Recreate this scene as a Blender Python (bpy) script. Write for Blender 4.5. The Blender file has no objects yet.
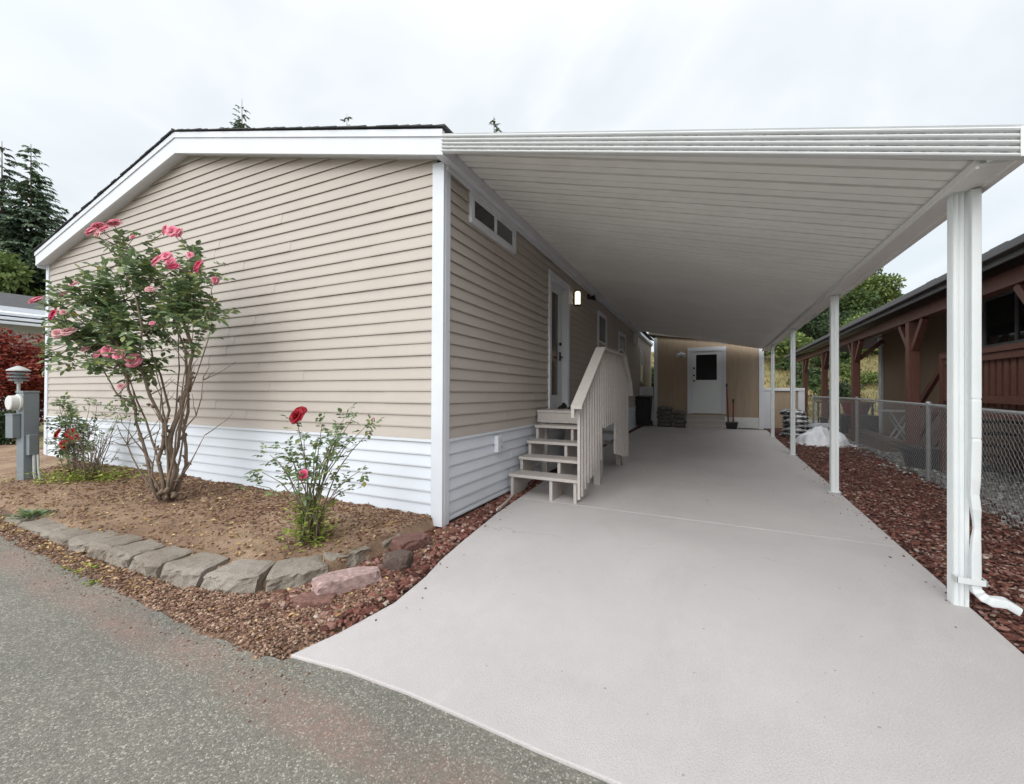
import bpy, bmesh, math, random
import numpy as np
from mathutils import Vector, Matrix, noise as mnoise

random.seed(7)
rng = np.random.default_rng(11)
scene = bpy.context.scene
COL = scene.collection
R = math.radians
PI = math.pi

# ------------------------------------------------------------------ materials
def new_mat(name):
    m = bpy.data.materials.new(name)
    m.use_nodes = True
    nt = m.node_tree
    b = nt.nodes["Principled BSDF"]
    return m, nt, b

def N(nt, kind, **kw):
    n = nt.nodes.new(kind)
    for k, v in kw.items():
        setattr(n, k, v)
    return n

def ramp(nt, fac, stops):
    r = nt.nodes.new("ShaderNodeValToRGB")
    e = r.color_ramp.elements
    while len(e) < len(stops):
        e.new(0.5)
    for el, (p, c) in zip(e, stops):
        el.position = p
        el.color = (*c, 1) if len(c) == 3 else c
    nt.links.new(fac, r.inputs[0])
    return r.outputs[0]

def noise(nt, scale, detail=4, rough=0.55, vec=None, dist=0.0):
    n = nt.nodes.new("ShaderNodeTexNoise")
    n.inputs["Scale"].default_value = scale
    n.inputs["Detail"].default_value = detail
    n.inputs["Roughness"].default_value = rough
    n.inputs["Distortion"].default_value = dist
    if vec is not None:
        nt.links.new(vec, n.inputs["Vector"])
    return n.outputs["Fac"]

def coords(nt, which="Object", scale=None):
    t = nt.nodes.new("ShaderNodeTexCoord")
    o = t.outputs[which]
    if scale:
        m = nt.nodes.new("ShaderNodeMapping")
        m.inputs["Scale"].default_value = scale
        nt.links.new(o, m.inputs["Vector"])
        o = m.outputs[0]
    return o

def geo_pos(nt, scale=None):
    o = nt.nodes.new("ShaderNodeNewGeometry").outputs["Position"]
    if scale:
        m = nt.nodes.new("ShaderNodeMapping")
        m.inputs["Scale"].default_value = scale
        nt.links.new(o, m.inputs["Vector"])
        o = m.outputs[0]
    return o

def mixc(nt, fac, a, b, mode="MIX"):
    n = nt.nodes.new("ShaderNodeMix")
    n.data_type = "RGBA"
    n.blend_type = mode
    for sock, v in ((n.inputs[0], fac), (n.inputs[6], a), (n.inputs[7], b)):
        if isinstance(v, (int, float)):
            sock.default_value = v
        elif isinstance(v, tuple):
            sock.default_value = (*v, 1)
        else:
            nt.links.new(v, sock)
    return n.outputs[2]

def bump(nt, b, height, strength=0.3, dist=0.01):
    n = nt.nodes.new("ShaderNodeBump")
    n.inputs["Strength"].default_value = strength
    n.inputs["Distance"].default_value = dist
    nt.links.new(height, n.inputs["Height"])
    nt.links.new(n.outputs[0], b.inputs["Normal"])
    return n

def painted(name, col, rough=0.5, var=0.10, scale=3.0, grain=None, bstr=0.15, dirt=None, spec=0.4):
    """a painted or plain surface with soft large mottling and fine grain"""
    m, nt, b = new_mat(name)
    p = geo_pos(nt)
    f = noise(nt, scale, 5, 0.6, p)
    lo = tuple(c * (1 - var) for c in col)
    hi = tuple(min(1, c * (1 + var)) for c in col)
    c = ramp(nt, f, [(0.3, lo), (0.7, hi)])
    if dirt:
        d = noise(nt, dirt[1], 8, 0.7, p)
        msk = ramp(nt, d, [(dirt[2], (0, 0, 0)), (min(1, dirt[2] + 0.18), (1, 1, 1))])
        c = mixc(nt, msk, c, dirt[0])
    nt.links.new(c, b.inputs["Base Color"])
    b.inputs["Roughness"].default_value = rough
    b.inputs["Specular IOR Level"].default_value = spec
    if grain:
        g = noise(nt, grain, 3, 0.6, p)
        bump(nt, b, g, bstr, 0.004)
    return m

def wood(name, col, var=0.2, axis=(1, 1, 1), rough=0.65, scale=6):
    m, nt, b = new_mat(name)
    p = geo_pos(nt, axis)
    f = noise(nt, scale, 6, 0.65, p, 0.6)
    c = ramp(nt, f, [(0.25, tuple(x * (1 - var) for x in col)), (0.75, tuple(min(1, x * (1 + var)) for x in col))])
    nt.links.new(c, b.inputs["Base Color"])
    b.inputs["Roughness"].default_value = rough
    bump(nt, b, f, 0.25, 0.004)
    return m

def island(name, stops, rough=0.8, fine=60, bstr=0.4, trans=0.0, extra=None, spec=0.3):
    """colour varies from chip to chip / leaf to leaf"""
    m, nt, b = new_mat(name)
    g = nt.nodes.new("ShaderNodeNewGeometry")
    c = ramp(nt, g.outputs["Random Per Island"], stops)
    if fine:
        f = noise(nt, fine, 3, 0.6, g.outputs["Position"])
        c = mixc(nt, 0.35, c, ramp(nt, f, [(0.3, (0.45, 0.45, 0.45)), (0.7, (1.5, 1.5, 1.5))]), "MULTIPLY")
        if bstr:
            bump(nt, b, f, bstr, 0.004)
    nt.links.new(c, b.inputs["Base Color"])
    b.inputs["Roughness"].default_value = rough
    b.inputs["Specular IOR Level"].default_value = spec
    if trans:
        t = nt.nodes.new("ShaderNodeBsdfTranslucent")
        nt.links.new(c, t.inputs["Color"])
        mx = nt.nodes.new("ShaderNodeMixShader")
        mx.inputs[0].default_value = trans
        out = nt.nodes["Material Output"]
        nt.links.new(b.outputs[0], mx.inputs[1])
        nt.links.new(t.outputs[0], mx.inputs[2])
        nt.links.new(mx.outputs[0], out.inputs["Surface"])
    return m

def glass_dark(name, col=(0.012, 0.014, 0.016), rough=0.05):
    m, nt, b = new_mat(name)
    f = noise(nt, 1.3, 3, 0.5, geo_pos(nt))
    c = ramp(nt, f, [(0.3, col), (0.7, tuple(x * 2.2 for x in col))])
    nt.links.new(c, b.inputs["Base Color"])
    b.inputs["Roughness"].default_value = rough
    b.inputs["Specular IOR Level"].default_value = 0.6
    return m

# ------------------------------------------------------------------ mesh builder
class MB:
    def __init__(self):
        self.v = []
        self.f = []
    def add(self, vs, fs):
        o = len(self.v)
        self.v += [tuple(x) for x in vs]
        self.f += [tuple(i + o for i in f) for f in fs]
        return self
    def box(self, x0, x1, y0, y1, z0, z1):
        return self.add([(x0, y0, z0), (x1, y0, z0), (x1, y1, z0), (x0, y1, z0),
                         (x0, y0, z1), (x1, y0, z1), (x1, y1, z1), (x0, y1, z1)],
                        [(0, 3, 2, 1), (4, 5, 6, 7), (0, 1, 5, 4), (1, 2, 6, 5), (2, 3, 7, 6), (3, 0, 4, 7)])
    def hexa(self, p):
        return self.add(p, [(0, 3, 2, 1), (4, 5, 6, 7), (0, 1, 5, 4), (1, 2, 6, 5), (2, 3, 7, 6), (3, 0, 4, 7)])
    def beam(self, a, b, w, h, up=(0, 0, 1)):
        """rectangular bar from a to b, w sideways, h along up"""
        a = Vector(a); b = Vector(b); d = (b - a).normalized(); u = Vector(up)
        s = d.cross(u)
        if s.length < 1e-4:
            u = Vector((0, 1, 0)); s = d.cross(u)
        s.normalize(); u = s.cross(d).normalized()
        p = []
        for q in (a, b):
            p += [q - s * w / 2 - u * h / 2, q + s * w / 2 - u * h / 2, q + s * w / 2 + u * h / 2, q - s * w / 2 + u * h / 2]
        return self.add(p, [(0, 1, 2, 3)[::-1], (4, 5, 6, 7), (0, 1, 5, 4), (1, 2, 6, 5), (2, 3, 7, 6), (3, 0, 4, 7)])
    def tube(self, pts, radii, n=8, cap=True):
        pts = [Vector(p) for p in pts]
        if isinstance(radii, (int, float)):
            radii = [radii] * len(pts)
        o = len(self.v)
        prev = None
        for i, p in enumerate(pts):
            d = (pts[min(i + 1, len(pts) - 1)] - pts[max(i - 1, 0)])
            if d.length < 1e-9:
                d = Vector((0, 0, 1))
            d.normalize()
            ref = prev if prev is not None else (Vector((1, 0, 0)) if abs(d.x) < 0.8 else Vector((0, 1, 0)))
            s = (ref - d * ref.dot(d))
            if s.length < 1e-6:
                s = Vector((0, 1, 0)) - d * d.y
            s.normalize(); prev = s
            t = d.cross(s)
            for k in range(n):
                a = 2 * PI * k / n
                self.v.append(tuple(p + (s * math.cos(a) + t * math.sin(a)) * radii[i]))
        for i in range(len(pts) - 1):
            for k in range(n):
                a = o + i * n + k; b = o + i * n + (k + 1) % n
                self.f.append((a, b, b + n, a + n))
        if cap:
            self.f.append(tuple(o + k for k in range(n))[::-1])
            self.f.append(tuple(o + (len(pts) - 1) * n + k for k in range(n)))
        return self
    def lathe(self, prof, c=(0, 0, 0), n=24, axis="z"):
        o = len(self.v)
        for r, z in prof:
            for k in range(n):
                a = 2 * PI * k / n
                x, y = r * math.cos(a), r * math.sin(a)
                if axis == "z": q = (x, y, z)
                elif axis == "y": q = (x, z, y)
                else: q = (z, x, y)
                self.v.append((c[0] + q[0], c[1] + q[1], c[2] + q[2]))
        for i in range(len(prof) - 1):
            for k in range(n):
                a = o + i * n + k; b = o + i * n + (k + 1) % n
                self.f.append((a, b, b + n, a + n))
        self.f.append(tuple(o + k for k in range(n))[::-1])
        self.f.append(tuple(o + (len(prof) - 1) * n + k for k in range(n)))
        return self
    def prism(self, poly, off):
        """closed polygon (3-d points) extruded by vector off"""
        n = len(poly); off = Vector(off)
        vs = [tuple(p) for p in poly] + [tuple(Vector(p) + off) for p in poly]
        fs = [tuple(range(n))[::-1], tuple(range(n, 2 * n))]
        fs += [(i, (i + 1) % n, (i + 1) % n + n, i + n) for i in range(n)]
        return self.add(vs, fs)
    def build(self, name, mat, parent=None, smooth=False, bevel=0.0, loc=None, seg=2):
        me = bpy.data.meshes.new(name)
        me.from_pydata(self.v, [], self.f)
        bm = bmesh.new(); bm.from_mesh(me)
        bmesh.ops.recalc_face_normals(bm, faces=bm.faces)
        bm.to_mesh(me); bm.free()
        me.materials.append(mat)
        if smooth:
            me.polygons.foreach_set("use_smooth", [True] * len(me.polygons))
        o = bpy.data.objects.new(name, me)
        COL.objects.link(o)
        if parent: o.parent = parent
        if loc: o.location = loc
        if bevel:
            b = o.modifiers.new("edge", "BEVEL")
            b.width = bevel; b.segments = seg; b.limit_method = "ANGLE"; b.angle_limit = R(40)
        return o

def np_mesh(name, verts, faces, mat, parent=None, smooth=False):
    """fast mesh from numpy (V,3) and (F,k) arrays"""
    me = bpy.data.meshes.new(name)
    verts = np.asarray(verts, np.float32); faces = np.asarray(faces, np.int32)
    k = faces.shape[1]
    me.vertices.add(len(verts)); me.vertices.foreach_set("co", verts.ravel())
    me.loops.add(faces.size); me.loops.foreach_set("vertex_index", faces.ravel())
    me.polygons.add(len(faces))
    me.polygons.foreach_set("loop_start", np.arange(0, faces.size, k, dtype=np.int32))
    me.polygons.foreach_set("use_smooth", np.full(len(faces), smooth))
    me.update(calc_edges=True); me.validate()
    me.materials.append(mat)
    o = bpy.data.objects.new(name, me)
    COL.objects.link(o)
    if parent: o.parent = parent
    return o

def empty(name, loc=(0, 0, 0), rot=(0, 0, 0)):
    o = bpy.data.objects.new(name, None)
    o.empty_display_size = 0.2
    COL.objects.link(o); o.location = loc; o.rotation_euler = rot
    return o

def tag(o, label=None, cat=None, group=None, kind=None):
    if label: o["label"] = label
    if cat: o["category"] = cat
    if group: o["group"] = group
    if kind: o["kind"] = kind
    return o

def thing(name, label, cat, loc=(0, 0, 0), rot=(0, 0, 0), group=None):
    return tag(empty(name, loc, rot), label, cat, group)

def copy_tree(o, parent=None):
    c = o.copy(); COL.objects.link(c)
    if parent: c.parent = parent
    for ch in [x for x in COL.objects if x.parent == o]:
        copy_tree(ch, c)
    return c

def fbm(x, y, s, o=4, z=0.0):
    return mnoise.fractal(Vector((x * s, y * s, z)), 1.0, 2.0, o)

def rand_rot(n):
    """n random rotation matrices"""
    q = rng.normal(size=(n, 4)); q /= np.linalg.norm(q, axis=1)[:, None]
    w, x, y, z = q.T
    return np.stack([np.stack([1 - 2 * (y * y + z * z), 2 * (x * y - z * w), 2 * (x * z + y * w)], -1),
                     np.stack([2 * (x * y + z * w), 1 - 2 * (x * x + z * z), 2 * (y * z - x * w)], -1),
                     np.stack([2 * (x * z - y * w), 2 * (y * z + x * w), 1 - 2 * (x * x + y * y)], -1)], -2)

# base stone: jittered icosahedra
def ico():
    t = (1 + 5 ** .5) / 2
    v = np.array([(-1, t, 0), (1, t, 0), (-1, -t, 0), (1, -t, 0), (0, -1, t), (0, 1, t), (0, -1, -t), (0, 1, -t),
                  (t, 0, -1), (t, 0, 1), (-t, 0, -1), (-t, 0, 1)], float)
    v /= np.linalg.norm(v[0])
    f = np.array([(0, 11, 5), (0, 5, 1), (0, 1, 7), (0, 7, 10), (0, 10, 11), (1, 5, 9), (5, 11, 4), (11, 10, 2), (10, 7, 6), (7, 1, 8),
                  (3, 9, 4), (3, 4, 2), (3, 2, 6), (3, 6, 8), (3, 8, 9), (4, 9, 5), (2, 4, 11), (6, 2, 10), (8, 6, 7), (9, 8, 1)])
    return v, f

def chips(name, pos, size, mat, flat=0.6, jitter=0.28, parent=None):
    """many small angular stones or bark chips as one mesh"""
    V, F = ico()
    n = len(pos)
    d = V[None] * (1 + rng.uniform(-jitter, jitter, (n, 12, 1)))
    sc = np.stack([rng.uniform(.75, 1.3, n), rng.uniform(.6, 1.0, n), rng.uniform(flat * .7, flat * 1.2, n)], -1)
    d = d * sc[:, None, :] * np.asarray(size).reshape(-1, 1, 1)
    M = rand_rot(n)
    # keep them mostly lying flat
    a = rng.uniform(0, 2 * PI, n); tl = rng.normal(0, .35, n)
    Z = np.zeros((n, 3, 3)); Z[:, 0, 0] = np.cos(a); Z[:, 0, 1] = -np.sin(a); Z[:, 1, 0] = np.sin(a); Z[:, 1, 1] = np.cos(a); Z[:, 2, 2] = 1
    X = np.zeros((n, 3, 3)); X[:, 0, 0] = 1; X[:, 1, 1] = np.cos(tl); X[:, 1, 2] = -np.sin(tl); X[:, 2, 1] = np.sin(tl); X[:, 2, 2] = np.cos(tl)
    M = Z @ X
    d = np.einsum("nij,nvj->nvi", M, d) + np.asarray(pos)[:, None, :]
    faces = (F[None] + (np.arange(n) * 12)[:, None, None]).reshape(-1, 3)
    return np_mesh(name, d.reshape(-1, 3), faces, mat, parent)

def leaf_mesh(name, pos, direction, normal, length, width, mat, parent=None, fold=0.25, cup=0.0):
    """folded diamond leaves: pos base, direction axis, normal up"""
    pos = np.asarray(pos, float); d = np.asarray(direction, float); nn = np.asarray(normal, float)
    d /= np.linalg.norm(d, axis=1)[:, None] + 1e-9
    s = np.cross(d, nn); s /= np.linalg.norm(s, axis=1)[:, None] + 1e-9
    u = np.cross(s, d)
    L = np.asarray(length).reshape(-1, 1); W = np.asarray(width).reshape(-1, 1)
    n = len(pos)
    b = pos; m1 = pos + d * L * .3; t = pos + d * L - u * L * cup
    a1 = pos + d * L * .28 + s * W * .42 + u * W * fold; a2 = pos + d * L * .62 + s * W * .45 + u * W * (fold - cup)
    c1 = pos + d * L * .28 - s * W * .42 + u * W * fold; c2 = pos + d * L * .62 - s * W * .45 + u * W * (fold - cup)
    v = np.stack([b, a1, a2, t, c2, c1], 1).reshape(-1, 3)
    base = (np.arange(n) * 6)[:, None]
    f = np.concatenate([base + np.array([0, 1, 2, 3]), base + np.array([0, 3, 4, 5])], 0)
    return np_mesh(name, v, f, mat, parent)
# ------------------------------------------------------------------ palette
M = {}
M["tan"] = painted("tan_siding", (0.452, 0.405, 0.362), 0.55, 0.035, 2.2, 220, 0.06, ((0.36, 0.30, 0.24), 1.3, 0.72))
M["white_siding"] = painted("white_siding", (0.65, 0.69, 0.74), 0.5, 0.03, 1.8, 220, 0.05, ((0.52, 0.51, 0.48), 2.2, 0.68))
M["trim"] = painted("white_trim", (0.635, 0.66, 0.70), 0.45, 0.03, 3, 160, 0.05, ((0.6, 0.59, 0.56), 3.0, 0.74))
M["metal_white"] = painted("white_metal_roofing", (0.84, 0.84, 0.815), 0.42, 0.05, 1.4, None, 0, ((0.5, 0.48, 0.43), 1.1, 0.66))
M["post_white"] = painted("white_post_paint", (0.66, 0.69, 0.69), 0.42, 0.03, 4, 120, 0.05, ((0.55, 0.55, 0.5), 5, 0.70))
M["stair"] = wood("stair_paint", (0.44, 0.405, 0.38), 0.10, (6, 1, 6), 0.6, 4)
M["stair_dark"] = wood("stair_raw_wood", (0.14, 0.10, 0.07), 0.3, (4, 4, 1), 0.8, 5)
M["shed_tan"] = None
M["black"] = painted("black_plastic", (0.013, 0.013, 0.014), 0.5, 0.3, 6)
M["grey_metal"] = painted("grey_enamel", (0.19, 0.215, 0.23), 0.45, 0.06, 5, 150, 0.06, ((0.11, 0.12, 0.12), 4, 0.68))
M["galv"] = painted("galvanised_steel", (0.36, 0.365, 0.37), 0.4, 0.15, 20)
M["galv"].node_tree.nodes["Principled BSDF"].inputs["Metallic"].default_value = 0.25
M["glass"] = glass_dark("dark_glass")
M["glass_matt"] = glass_dark("unlit_glass", (0.004, 0.004, 0.005), 0.3)
M["glass_matt"].node_tree.nodes["Principled BSDF"].inputs["Specular IOR Level"].default_value = 0.08
M["glass_grey"] = glass_dark("screened_glass", (0.05, 0.055, 0.06), 0.25)
M["redwood"] = wood("red_brown_stain", (0.125, 0.047, 0.031), 0.25, (3, 3, 1), 0.6, 6)
M["door_white"] = painted("door_enamel", (0.66, 0.70, 0.71), 0.4, 0.03, 2, 90, 0.04)
M["bark"] = wood("bark", (0.10, 0.075, 0.055), 0.5, (1, 1, 0.3), 0.95, 22)

# lap siding: a nail-hem shadow is real geometry; nothing is painted on
def t111(name, col, pitch=0.2):
    """grooved plywood: vertical grooves by bump only"""
    m, nt, b = new_mat(name)
    p = geo_pos(nt)
    f = noise(nt, 3, 5, 0.6, geo_pos(nt, (6, 6, 0.6)))
    c = ramp(nt, f, [(0.3, tuple(x * .9 for x in col)), (0.7, tuple(x * 1.1 for x in col))])
    nt.links.new(c, b.inputs["Base Color"])
    b.inputs["Roughness"].default_value = 0.7
    bump(nt, b, f, 0.2, 0.004)
    return m
M["shed_tan"] = t111("shed_plywood", (0.36, 0.275, 0.19))
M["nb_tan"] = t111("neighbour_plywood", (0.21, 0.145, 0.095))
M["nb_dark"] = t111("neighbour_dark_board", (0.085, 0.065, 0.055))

def shingle_mat(name, col):
    m, nt, b = new_mat(name)
    p = geo_pos(nt)
    f = noise(nt, 240, 3, 0.7, p)
    g = noise(nt, 3.5, 4, 0.6, p)
    c = ramp(nt, f, [(0.3, tuple(x * .55 for x in col)), (0.7, tuple(x * 1.5 for x in col))])
    c = mixc(nt, 0.5, c, ramp(nt, g, [(0.3, (0.6, 0.6, 0.6)), (0.7, (1.4, 1.4, 1.4))]), "MULTIPLY")
    nt.links.new(c, b.inputs["Base Color"]); b.inputs["Roughness"].default_value = 0.9
    bump(nt, b, f, 0.5, 0.005)
    return m
M["shingle"] = shingle_mat("dark_shingle", (0.055, 0.057, 0.06))
M["shingle_brown"] = shingle_mat("brown_shingle", (0.085, 0.07, 0.06))

# concrete driveway: painted pale pinkish grey, scuffs and pits
def drive_mat():
    m, nt, b = new_mat("painted_concrete")
    p = geo_pos(nt)
    big = noise(nt, 0.55, 5, 0.6, p, 0.4)
    c = ramp(nt, big, [(0.3, (0.485, 0.456, 0.448)), (0.5, (0.53, 0.499, 0.490)), (0.72, (0.57, 0.545, 0.534))])
    mid = noise(nt, 9, 6, 0.7, p)
    c = mixc(nt, 0.5, c, ramp(nt, mid, [(0.3, (0.93, 0.93, 0.92)), (0.7, (1.05, 1.05, 1.05))]), "MULTIPLY")
    grain = noise(nt, 120, 6, 0.85, p)
    c = mixc(nt, 0.6, c, ramp(nt, grain, [(0.36, (0.62, 0.60, 0.59)), (0.47, (0.97, 0.97, 0.97)), (0.56, (1.03, 1.03, 1.03)), (0.68, (1.14, 1.14, 1.14))]), "MULTIPLY")
    # small dark pits
    v = N(nt, "ShaderNodeTexVoronoi"); v.inputs["Scale"].default_value = 11.0
    nt.links.new(p, v.inputs["Vector"])
    wn = N(nt, "ShaderNodeTexWhiteNoise"); nt.links.new(v.outputs["Color"], wn.inputs["Vector"])
    th = N(nt, "ShaderNodeMath", operation="MULTIPLY"); nt.links.new(wn.outputs["Value"], th.inputs[0]); th.inputs[1].default_value = 0.075
    lt = N(nt, "ShaderNodeMath", operation="LESS_THAN"); nt.links.new(v.outputs["Distance"], lt.inputs[0]); nt.links.new(th.outputs[0], lt.inputs[1])
    dm = N(nt, "ShaderNodeMath", operation="MULTIPLY"); nt.links.new(lt.outputs[0], dm.inputs[0]); dm.inputs[1].default_value = 0.6
    c = mixc(nt, dm.outputs[0], c, (0.20, 0.17, 0.15))
    # hairline cracks, only here and there
    wv = N(nt, "ShaderNodeVectorMath", operation="ADD")
    nz_ = N(nt, "ShaderNodeTexNoise"); nz_.inputs["Scale"].default_value = 1.6; nz_.inputs["Detail"].default_value = 6
    nt.links.new(p, nz_.inputs["Vector"]); nt.links.new(p, wv.inputs[0]); nt.links.new(nz_.outputs["Color"], wv.inputs[1])
    ck = N(nt, "ShaderNodeTexVoronoi", feature="DISTANCE_TO_EDGE"); ck.inputs["Scale"].default_value = 0.42
    nt.links.new(wv.outputs[0], ck.inputs["Vector"])
    cm = ramp(nt, ck.outputs["Distance"], [(0.0, (0.55,) * 3), (0.0022, (0, 0, 0))])
    cm = mixc(nt, 1.0, cm, ramp(nt, noise(nt, 0.7, 3, 0.6, p), [(0.52, (0, 0, 0)), (0.6, (1, 1, 1))]), "MULTIPLY")
    c = mixc(nt, cm, c, (0.22, 0.205, 0.20))
    # old water stains
    ws = ramp(nt, noise(nt, 1.1, 7, 0.7, geo_pos(nt, (1.3, 0.6, 1)), 0.8), [(0.54, (0, 0, 0)), (0.57, (0.10,) * 3), (0.64, (0.04,) * 3)])
    c = mixc(nt, ws, c, (0.36, 0.335, 0.32))
    # scuffs
    sc = noise(nt, 2.2, 8, 0.75, geo_pos(nt, (1.0, 0.45, 1)), 1.2)
    sm = ramp(nt, sc, [(0.64, (0, 0, 0)), (0.76, (0.3, 0.3, 0.3))])
    c = mixc(nt, sm, c, (0.40, 0.365, 0.34))
    nt.links.new(c, b.inputs["Base Color"])
    rr = ramp(nt, mid, [(0.3, (0.48,) * 3), (0.7, (0.66,) * 3)])
    nt.links.new(rr, b.inputs["Roughness"])
    b.inputs["Specular IOR Level"].default_value = 0.35
    bump(nt, b, grain, 0.8, 0.005)
    return m
M["drive"] = drive_mat()

def asphalt_mat():
    m, nt, b = new_mat("worn_asphalt")
    p = geo_pos(nt)
    v = N(nt, "ShaderNodeTexVoronoi"); v.inputs["Scale"].default_value = 140
    nt.links.new(p, v.inputs["Vector"])
    sep = N(nt, "ShaderNodeSeparateColor"); nt.links.new(v.outputs["Color"], sep.inputs[0])
    c = ramp(nt, sep.outputs[0], [(0.0, (0.135, 0.130, 0.112)), (0.45, (0.182, 0.176, 0.153)), (0.8, (0.222, 0.214, 0.186)), (0.97, (0.36, 0.345, 0.30))])
    big = noise(nt, 0.9, 5, 0.65, p, 0.5)
    c = mixc(nt, 0.8, c, ramp(nt, big, [(0.3, (0.78, 0.80, 0.78)), (0.7, (1.2, 1.18, 1.12))]), "MULTIPLY")
    edge = N(nt, "ShaderNodeTexVoronoi", feature="DISTANCE_TO_EDGE"); edge.inputs["Scale"].default_value = 140
    nt.links.new(p, edge.inputs["Vector"])
    gap = ramp(nt, edge.outputs["Distance"], [(0.0, (0.4, 0.4, 0.4)), (0.12, (1, 1, 1))])
    c = mixc(nt, 0.75, c, gap, "MULTIPLY")
    # faded red kerb-line paint, worn through
    sp = N(nt, "ShaderNodeSeparateXYZ"); nt.links.new(p, sp.inputs[0])
    wob = noise(nt, 1.1, 4, 0.6, p)
    a1 = N(nt, "ShaderNodeMath", operation="MULTIPLY_ADD"); nt.links.new(wob, a1.inputs[0]); a1.inputs[1].default_value = 0.16; nt.links.new(sp.outputs[1], a1.inputs[2])
    band = N(nt, "ShaderNodeMapRange"); nt.links.new(a1.outputs[0], band.inputs[0])
    for i, val in ((1, 1.10), (2, 1.20), (3, 0.0), (4, 1.0)): band.inputs[i].default_value = val
    band2 = N(nt, "ShaderNodeMapRange"); nt.links.new(a1.outputs[0], band2.inputs[0])
    for i, val in ((1, 1.30), (2, 1.40), (3, 1.0), (4, 0.0)): band2.inputs[i].default_value = val
    mul = N(nt, "ShaderNodeMath", operation="MULTIPLY"); nt.links.new(band.outputs[0], mul.inputs[0]); nt.links.new(band2.outputs[0], mul.inputs[1])
    worn = ramp(nt, noise(nt, 26, 6, 0.75, p), [(0.33, (0.1, 0.1, 0.1)), (0.60, (1, 1, 1))])
    patch = ramp(nt, noise(nt, 1.7, 3, 0.6, p), [(0.35, (0.12,) * 3), (0.62, (0.55,) * 3)])
    wm = mixc(nt, 1.0, worn, patch, "MULTIPLY")
    mk = N(nt, "ShaderNodeMath", operation="MULTIPLY"); nt.links.new(wm, mk.inputs[0]); nt.links.new(mul.outputs[0], mk.inputs[1])
    c = mixc(nt, mk.outputs[0], c, (0.27, 0.145, 0.12))
    nt.links.new(c, b.inputs["Base Color"])
    b.inputs["Roughness"].default_value = 0.85
    bump(nt, b, edge.outputs["Distance"], 0.7, 0.004)
    return m
M["asphalt"] = asphalt_mat()

def soil_mat(name, a, c2, d, fine=90):
    m, nt, b = new_mat(name)
    p = geo_pos(nt)
    big = noise(nt, 1.3, 5, 0.65, p, 0.5)
    c = ramp(nt, big, [(0.32, a), (0.5, c2), (0.68, d)])
    f = noise(nt, fine, 5, 0.75, p)
    c = mixc(nt, 0.85, c, ramp(nt, f, [(0.32, (0.45, 0.43, 0.40)), (0.55, (1.0, 1.0, 1.0)), (0.74, (1.7, 1.6, 1.5))]), "MULTIPLY")
    nt.links.new(c, b.inputs["Base Color"]); b.inputs["Roughness"].default_value = 0.95
    bump(nt, b, f, 0.9, 0.012)
    return m
M["soil"] = soil_mat("bed_soil", (0.19, 0.115, 0.072), (0.30, 0.20, 0.13), (0.41, 0.295, 0.20))
M["verge"] = soil_mat("verge_soil", (0.15, 0.085, 0.06), (0.20, 0.13, 0.09), (0.25, 0.165, 0.115))
M["mulch_base"] = soil_mat("mulch_soil", (0.07, 0.03, 0.024), (0.11, 0.05, 0.04), (0.16, 0.08, 0.062))
M["gravel_base"] = soil_mat("gravel_soil", (0.20, 0.19, 0.17), (0.28, 0.27, 0.25), (0.36, 0.35, 0.33), 60)
M["earth"] = soil_mat("dry_earth", (0.10, 0.10, 0.045), (0.20, 0.17, 0.075), (0.30, 0.235, 0.10), 20)
M["lava"] = island("red_lava_chips", [(0.0, (0.045, 0.017, 0.013)), (0.35, (0.125, 0.046, 0.034)), (0.65, (0.20, 0.082, 0.058)), (0.86, (0.25, 0.14, 0.115)), (0.95, (0.30, 0.22, 0.18)), (1.0, (0.44, 0.37, 0.31))], 0.85, 120)
M["pinkchip"] = island("pink_brown_chips", [(0.0, (0.085, 0.046, 0.030)), (0.4, (0.185, 0.105, 0.072)), (0.8, (0.28, 0.175, 0.122)), (1.0, (0.46, 0.35, 0.26))], 0.88, 120)
M["pebble"] = island("pale_pebbles", [(0.0, (0.16, 0.155, 0.145)), (0.5, (0.31, 0.30, 0.28)), (1.0, (0.55, 0.54, 0.51))], 0.8, 60)
M["litter"] = island("dry_leaf_litter", [(0.0, (0.13, 0.07, 0.035)), (0.5, (0.34, 0.21, 0.10)), (0.85, (0.48, 0.35, 0.19)), (1.0, (0.56, 0.46, 0.20))], 0.85, 80, 0.2)
M["bark_chip"] = island("bark_chips", [(0.0, (0.06, 0.028, 0.018)), (0.5, (0.17, 0.085, 0.055)), (1.0, (0.34, 0.22, 0.145))], 0.9, 80)
M["block"] = soil_mat("split_concrete_block", (0.235, 0.195, 0.155), (0.315, 0.275, 0.23), (0.385, 0.35, 0.305), 130)
M["pinkstone"] = soil_mat("pink_stone", (0.37, 0.25, 0.235), (0.44, 0.31, 0.29), (0.50, 0.37, 0.345), 30)
M["darkstone"] = soil_mat("dark_stone", (0.085, 0.06, 0.05), (0.12, 0.085, 0.07), (0.16, 0.115, 0.10), 40)
M["redstone"] = soil_mat("red_stone", (0.16, 0.08, 0.065), (0.21, 0.11, 0.09), (0.27, 0.15, 0.125), 40)

# ------------------------------------------------------------------ world, sun, camera
world = bpy.data.worlds.new("World"); scene.world = world
world.use_nodes = True
nt = world.node_tree
bg = nt.nodes["Background"]
SUN_EL, SUN_AZ = 33.0, 182.0     # azimuth clockwise from +Y: straight behind the camera
sky = nt.nodes.new("ShaderNodeTexSky"); sky.sky_type = "NISHITA"; sky.sun_disc = False
sky.sun_elevation = R(SUN_EL); sky.sun_rotation = R(SUN_AZ)
tc = nt.nodes.new("ShaderNodeTexCoord")
sx = nt.nodes.new("ShaderNodeSeparateXYZ"); nt.links.new(tc.outputs["Generated"], sx.inputs[0])
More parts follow.
